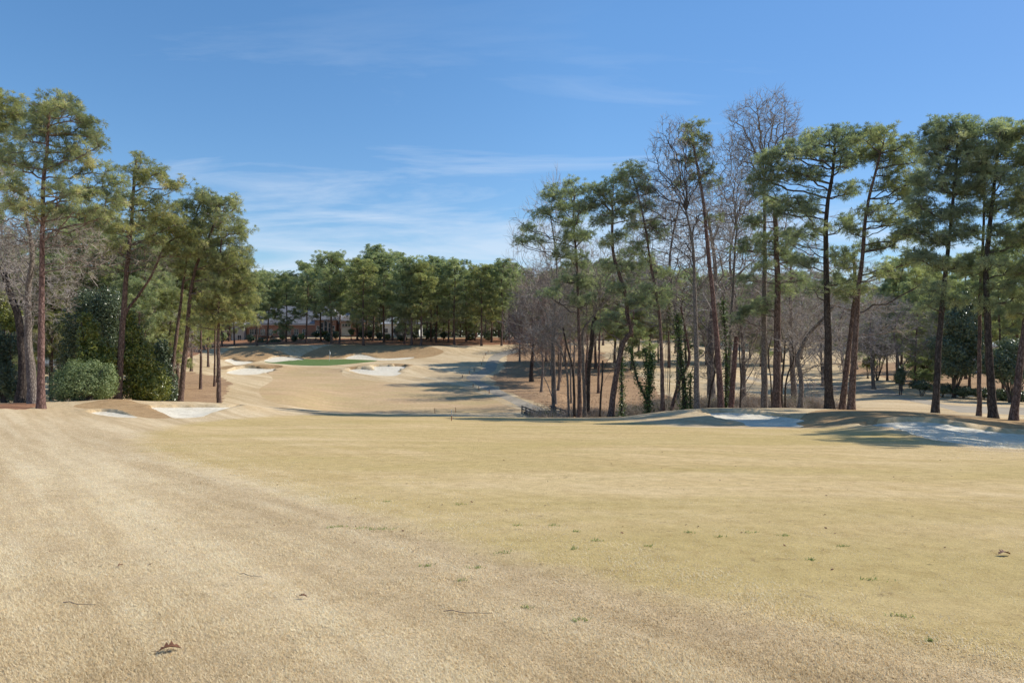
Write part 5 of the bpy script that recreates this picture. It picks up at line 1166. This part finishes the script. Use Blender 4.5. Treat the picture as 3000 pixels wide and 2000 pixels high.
# flag
fx, fy = on_ground(965, 1057, 140, 178)
FL = empty('golf_flag', (fx, fy, gz(fx, fy)), 'white flag on a thin pole in the far putting green', 'golf flag')
lathe('pole', [(.0, 0), (.028, 0), (.025, 2.5), (.0, 2.52)], 'white', FL)
n = 7; V = []
for i in range(n):
    u = i / (n - 1)
    for z in (2.45, 2.12, 1.78): V.append((.03 + u * .20 , .06 * math.sin(u * 5 + z), z - u * .38 - u * u * .12))
Fq = [(i*3+k, i*3+k+1, i*3+k+4, i*3+k+3) for i in range(n-1) for k in (0, 1)]
o = mesh_np('flag', np.array(V), np.array(Fq), M['white'], None, True); o.parent = FL; so = o.modifiers.new('t', 'SOLIDIFY'); so.thickness = .01
# striped distance marker in the near fairway
px_, py_ = on_ground(1323, 1232, 25, 58)
SM = empty('striped_marker_pole', (px_, py_, gz(px_, py_)), 'black and white striped marker pole with a brown foot on the near fairway', 'marker pole')
hM = 32 / F * py_
lathe('foot', [(0, -.05), (.026, -.05), (.026, hM * .45), (0, hM * .45)], 'stake', SM)
for k in range(8):
    z0 = hM * (.45 + .55 * k / 8); z1 = hM * (.45 + .55 * (k + 1) / 8)
    lathe('stripe', [(0, z0), (.025, z0), (.025, z1), (0, z1)], 'white' if k % 2 else 'black', SM)
# stakes
ST = [(1430,1033,'topmost of the stakes by the cart path'),(1422,1041,'second stake down from the top of the cart path'),(1418,1050,'third stake down the upper cart path'),(1415,1059,'fourth stake down the upper cart path'),(1411,1069,'lowest of the five close stakes at the path edge'),
      (1389,1088,'stake at the right end of the three in the bright grass'),(1375,1095,'middle stake of the three in the bright grass'),(1354,1107,'stake at the tip of the shadow where the path bends'),(1386,1134,'left stake of the two in the long shadow'),(1403,1142,'right stake of the two in the long shadow'),(1433,1153,'stake at the edge of the lower cart path'),(1335,1208,'thin stake just beyond the crest behind the striped pole'),(1274,1210,'tiny stake beyond the crest left of the striped pole')]
s0 = None
for k, (X, Y, lb) in enumerate(ST):
    x, y = on_ground(X, Y, 76, 190)
    if s0 is None:
        r = empty('wooden_stake', (x, y, gz(x, y)), 'x', 'stake', 'stakes along the cart path')
        lathe('post', [(0, -.1), (.055, -.1), (.055, .50), (.05, .54), (0, .55)], 'stake', r, 8); lathe('cap', [(0, .545), (.06, .55), (.05, .60), (0, .61)], 'black', r, 8); s0 = r
    else:
        r = s0.copy(); COL.objects.link(r)
        for ch in list(s0.children): c = ch.copy(); COL.objects.link(c); c.parent = r
    r.location = (x, y, gz(x, y)); r.rotation_euler = (0, .04 * math.sin(k * 3), k); r['label'] = 'red-brown wooden stake, ' + lb
    if k > 10: r.scale = (.6, .6, 1)
# footbridge over the creek
bx = (1606 - 1500) / F * 73; zb = zat(1217, 73)
BR = empty('footbridge', (bx, 73, zb), 'low timber footbridge with rails carrying the cart path over the creek', 'bridge')
BR.rotation_euler = (0, 0, math.radians(14))
def bb(name, L, mat='wood'): return boxes_w(name, L, mat, BR)
bb('deck', [(-1.6, 1.6, -4.2 + k * .2, -4.2 + k * .2 + .18, 0, .07) for k in range(44)])
bb('beam', [(-1.5, -1.3, -4.2, 4.6, -.35, -.005)]); bb('beam', [(1.3, 1.5, -4.2, 4.6, -.35, -.005)])
for sx in (-1, 1):
    rl = bb('railing', [(sx*1.62-.05, sx*1.62+.05, -4.3, 4.7, .52, .64), (sx*1.62-.04, sx*1.62+.04, -4.3, 4.7, .24, .33)])
    for k in range(6):
        p = boxes_w('post', [(sx*1.72-.06, sx*1.72+.06, -4.2 + k*1.72, -4.08 + k*1.72, -.3, .70)], 'wood', rl)
# small dark drain hollow in the near bank
x, y = on_ground(832, 1192, 48, 61)

# ------------------------------------------------------------------ camera, light, sky
cam = bpy.data.cameras.new('camera'); co = bpy.data.objects.new('camera', cam); COL.objects.link(co)
co.location = (0, 0, CZ); co.rotation_euler = (math.radians(90), 0, 0); cam.sensor_width = 36; cam.lens = 24; cam.clip_end = 4000; cam.clip_start = .1
scene.camera = co
SUN_AZ = math.radians(74); SUN_EL = math.radians(39)
sl = bpy.data.lights.new('sun', 'SUN'); so = bpy.data.objects.new('sun', sl); COL.objects.link(so)
sl.energy = 3.3; sl.angle = math.radians(.5); sl.color = (1, .94, .84)
dv = Vector((math.sin(SUN_AZ) * math.cos(SUN_EL), math.cos(SUN_AZ) * math.cos(SUN_EL), math.sin(SUN_EL)))
so.rotation_euler = dv.to_track_quat('Z', 'Y').to_euler(); so.location = (60, 0, 60)
w = bpy.data.worlds.new('World'); scene.world = w; w.use_nodes = True; nt = w.node_tree; nt.nodes.clear()
N = nt.nodes.new; L = nt.links.new
sky = N('ShaderNodeTexSky'); sky.sky_type = 'NISHITA'; sky.sun_disc = False; sky.sun_elevation = SUN_EL; sky.sun_rotation = SUN_AZ
sky.air_density = 1.0; sky.dust_density = .3; sky.ozone_density = 2.0; sky.altitude = 100
tc = N('ShaderNodeTexCoord'); sep = N('ShaderNodeSeparateXYZ'); L(tc.outputs['Generated'], sep.inputs[0])
def mth(op, a, b=0.0, clamp=False):
    m = N('ShaderNodeMath'); m.operation = op; m.use_clamp = clamp
    for i, v in ((0, a), (1, b)):
        if isinstance(v, (int, float)): m.inputs[i].default_value = v
        else: L(v, m.inputs[i])
    return m.outputs[0]
zz = mth('ADD', mth('MAXIMUM', sep.outputs[2], 0), .12)
cmb = N('ShaderNodeCombineXYZ'); L(mth('DIVIDE', sep.outputs[0], zz), cmb.inputs[0]); L(mth('DIVIDE', sep.outputs[1], zz), cmb.inputs[1])
mp = N('ShaderNodeMapping'); mp.inputs['Scale'].default_value = (.42, 1.15, 1); mp.inputs['Rotation'].default_value = (0, 0, math.radians(12)); mp.inputs['Location'].default_value = (3.1, 1.7, 0); L(cmb.outputs[0], mp.inputs[0])
nz = N('ShaderNodeTexNoise'); nz.inputs['Scale'].default_value = 1.3; nz.inputs['Detail'].default_value = 9; nz.inputs['Roughness'].default_value = .62; nz.inputs['Distortion'].default_value = .8; L(mp.outputs[0], nz.inputs[0])
low = N('ShaderNodeMapRange'); low.inputs[1].default_value = .26; low.inputs[2].default_value = .11; low.inputs[3].default_value = 0; low.inputs[4].default_value = .23; L(sep.outputs[2], low.inputs[0])
vd = N('ShaderNodeVectorMath'); vd.operation = 'DOT_PRODUCT'; L(tc.outputs['Generated'], vd.inputs[0]); vd.inputs[1].default_value = (-.02, .955, .295)
cm = N('ShaderNodeMapRange'); cm.inputs[1].default_value = .86; cm.inputs[2].default_value = .995; cm.inputs[3].default_value = -.09; cm.inputs[4].default_value = .015; L(vd.outputs['Value'], cm.inputs[0])
cf = N('ShaderNodeMapRange'); cf.inputs[1].default_value = .55; cf.inputs[2].default_value = .78; cf.inputs[4].default_value = .6; L(mth('ADD', mth('ADD', nz.outputs['Fac'], low.outputs[0]), cm.outputs[0]), cf.inputs[0])
hs = N('ShaderNodeHueSaturation'); hs.inputs['Saturation'].default_value = 1.23; L(sky.outputs[0], hs.inputs['Color'])
hz = N('ShaderNodeMapRange'); hz.inputs[1].default_value = 0; hz.inputs[2].default_value = .42; L(sep.outputs[2], hz.inputs[0])
hr = N('ShaderNodeMix'); hr.data_type = 'RGBA'; L(hz.outputs[0], hr.inputs[0]); hr.inputs[6].default_value = (.70, .74, .80, 1); hr.inputs[7].default_value = (1, 1, 1, 1)
sx = N('ShaderNodeMapRange'); sx.inputs[1].default_value = .1; sx.inputs[2].default_value = .85; L(sep.outputs[0], sx.inputs[0])
sr = N('ShaderNodeMix'); sr.data_type = 'RGBA'; L(sx.outputs[0], sr.inputs[0]); sr.inputs[6].default_value = (1, 1, 1, 1); sr.inputs[7].default_value = (.52, .58, .67, 1)
sm = N('ShaderNodeMix'); sm.data_type = 'RGBA'; sm.blend_type = 'MULTIPLY'; sm.inputs[0].default_value = 1; L(hr.outputs[2], sm.inputs[6]); L(sr.outputs[2], sm.inputs[7]); hr = sm
hm = N('ShaderNodeMix'); hm.data_type = 'RGBA'; hm.blend_type = 'MULTIPLY'; hm.inputs[0].default_value = 1; L(hs.outputs[0], hm.inputs[6]); L(hr.outputs[2], hm.inputs[7])
ce = N('ShaderNodeMapRange'); ce.inputs[1].default_value = .22; ce.inputs[2].default_value = .42; ce.inputs[3].default_value = 1; ce.inputs[4].default_value = .12; L(sep.outputs[2], ce.inputs[0])
mx = N('ShaderNodeMix'); mx.data_type = 'RGBA'; L(mth('MULTIPLY', cf.outputs[0], ce.outputs[0]), mx.inputs[0]); L(hm.outputs[2], mx.inputs[6]); mx.inputs[7].default_value = (4.3, 4.9, 5.7, 1)
bg = N('ShaderNodeBackground'); bg.inputs['Strength'].default_value = .12; L(mx.outputs[2], bg.inputs['Color'])
wo = N('ShaderNodeOutputWorld'); L(bg.outputs[0], wo.inputs[0])
scene.view_settings.view_transform = 'Standard'; scene.view_settings.look = 'None'; scene.view_settings.gamma = 1; scene.view_settings.exposure = .52
scene.render.engine = 'CYCLES'
scene.cycles.max_bounces = 6; scene.cycles.diffuse_bounces = 4; scene.cycles.transmission_bounces = 3
print('objects', len(bpy.data.objects))
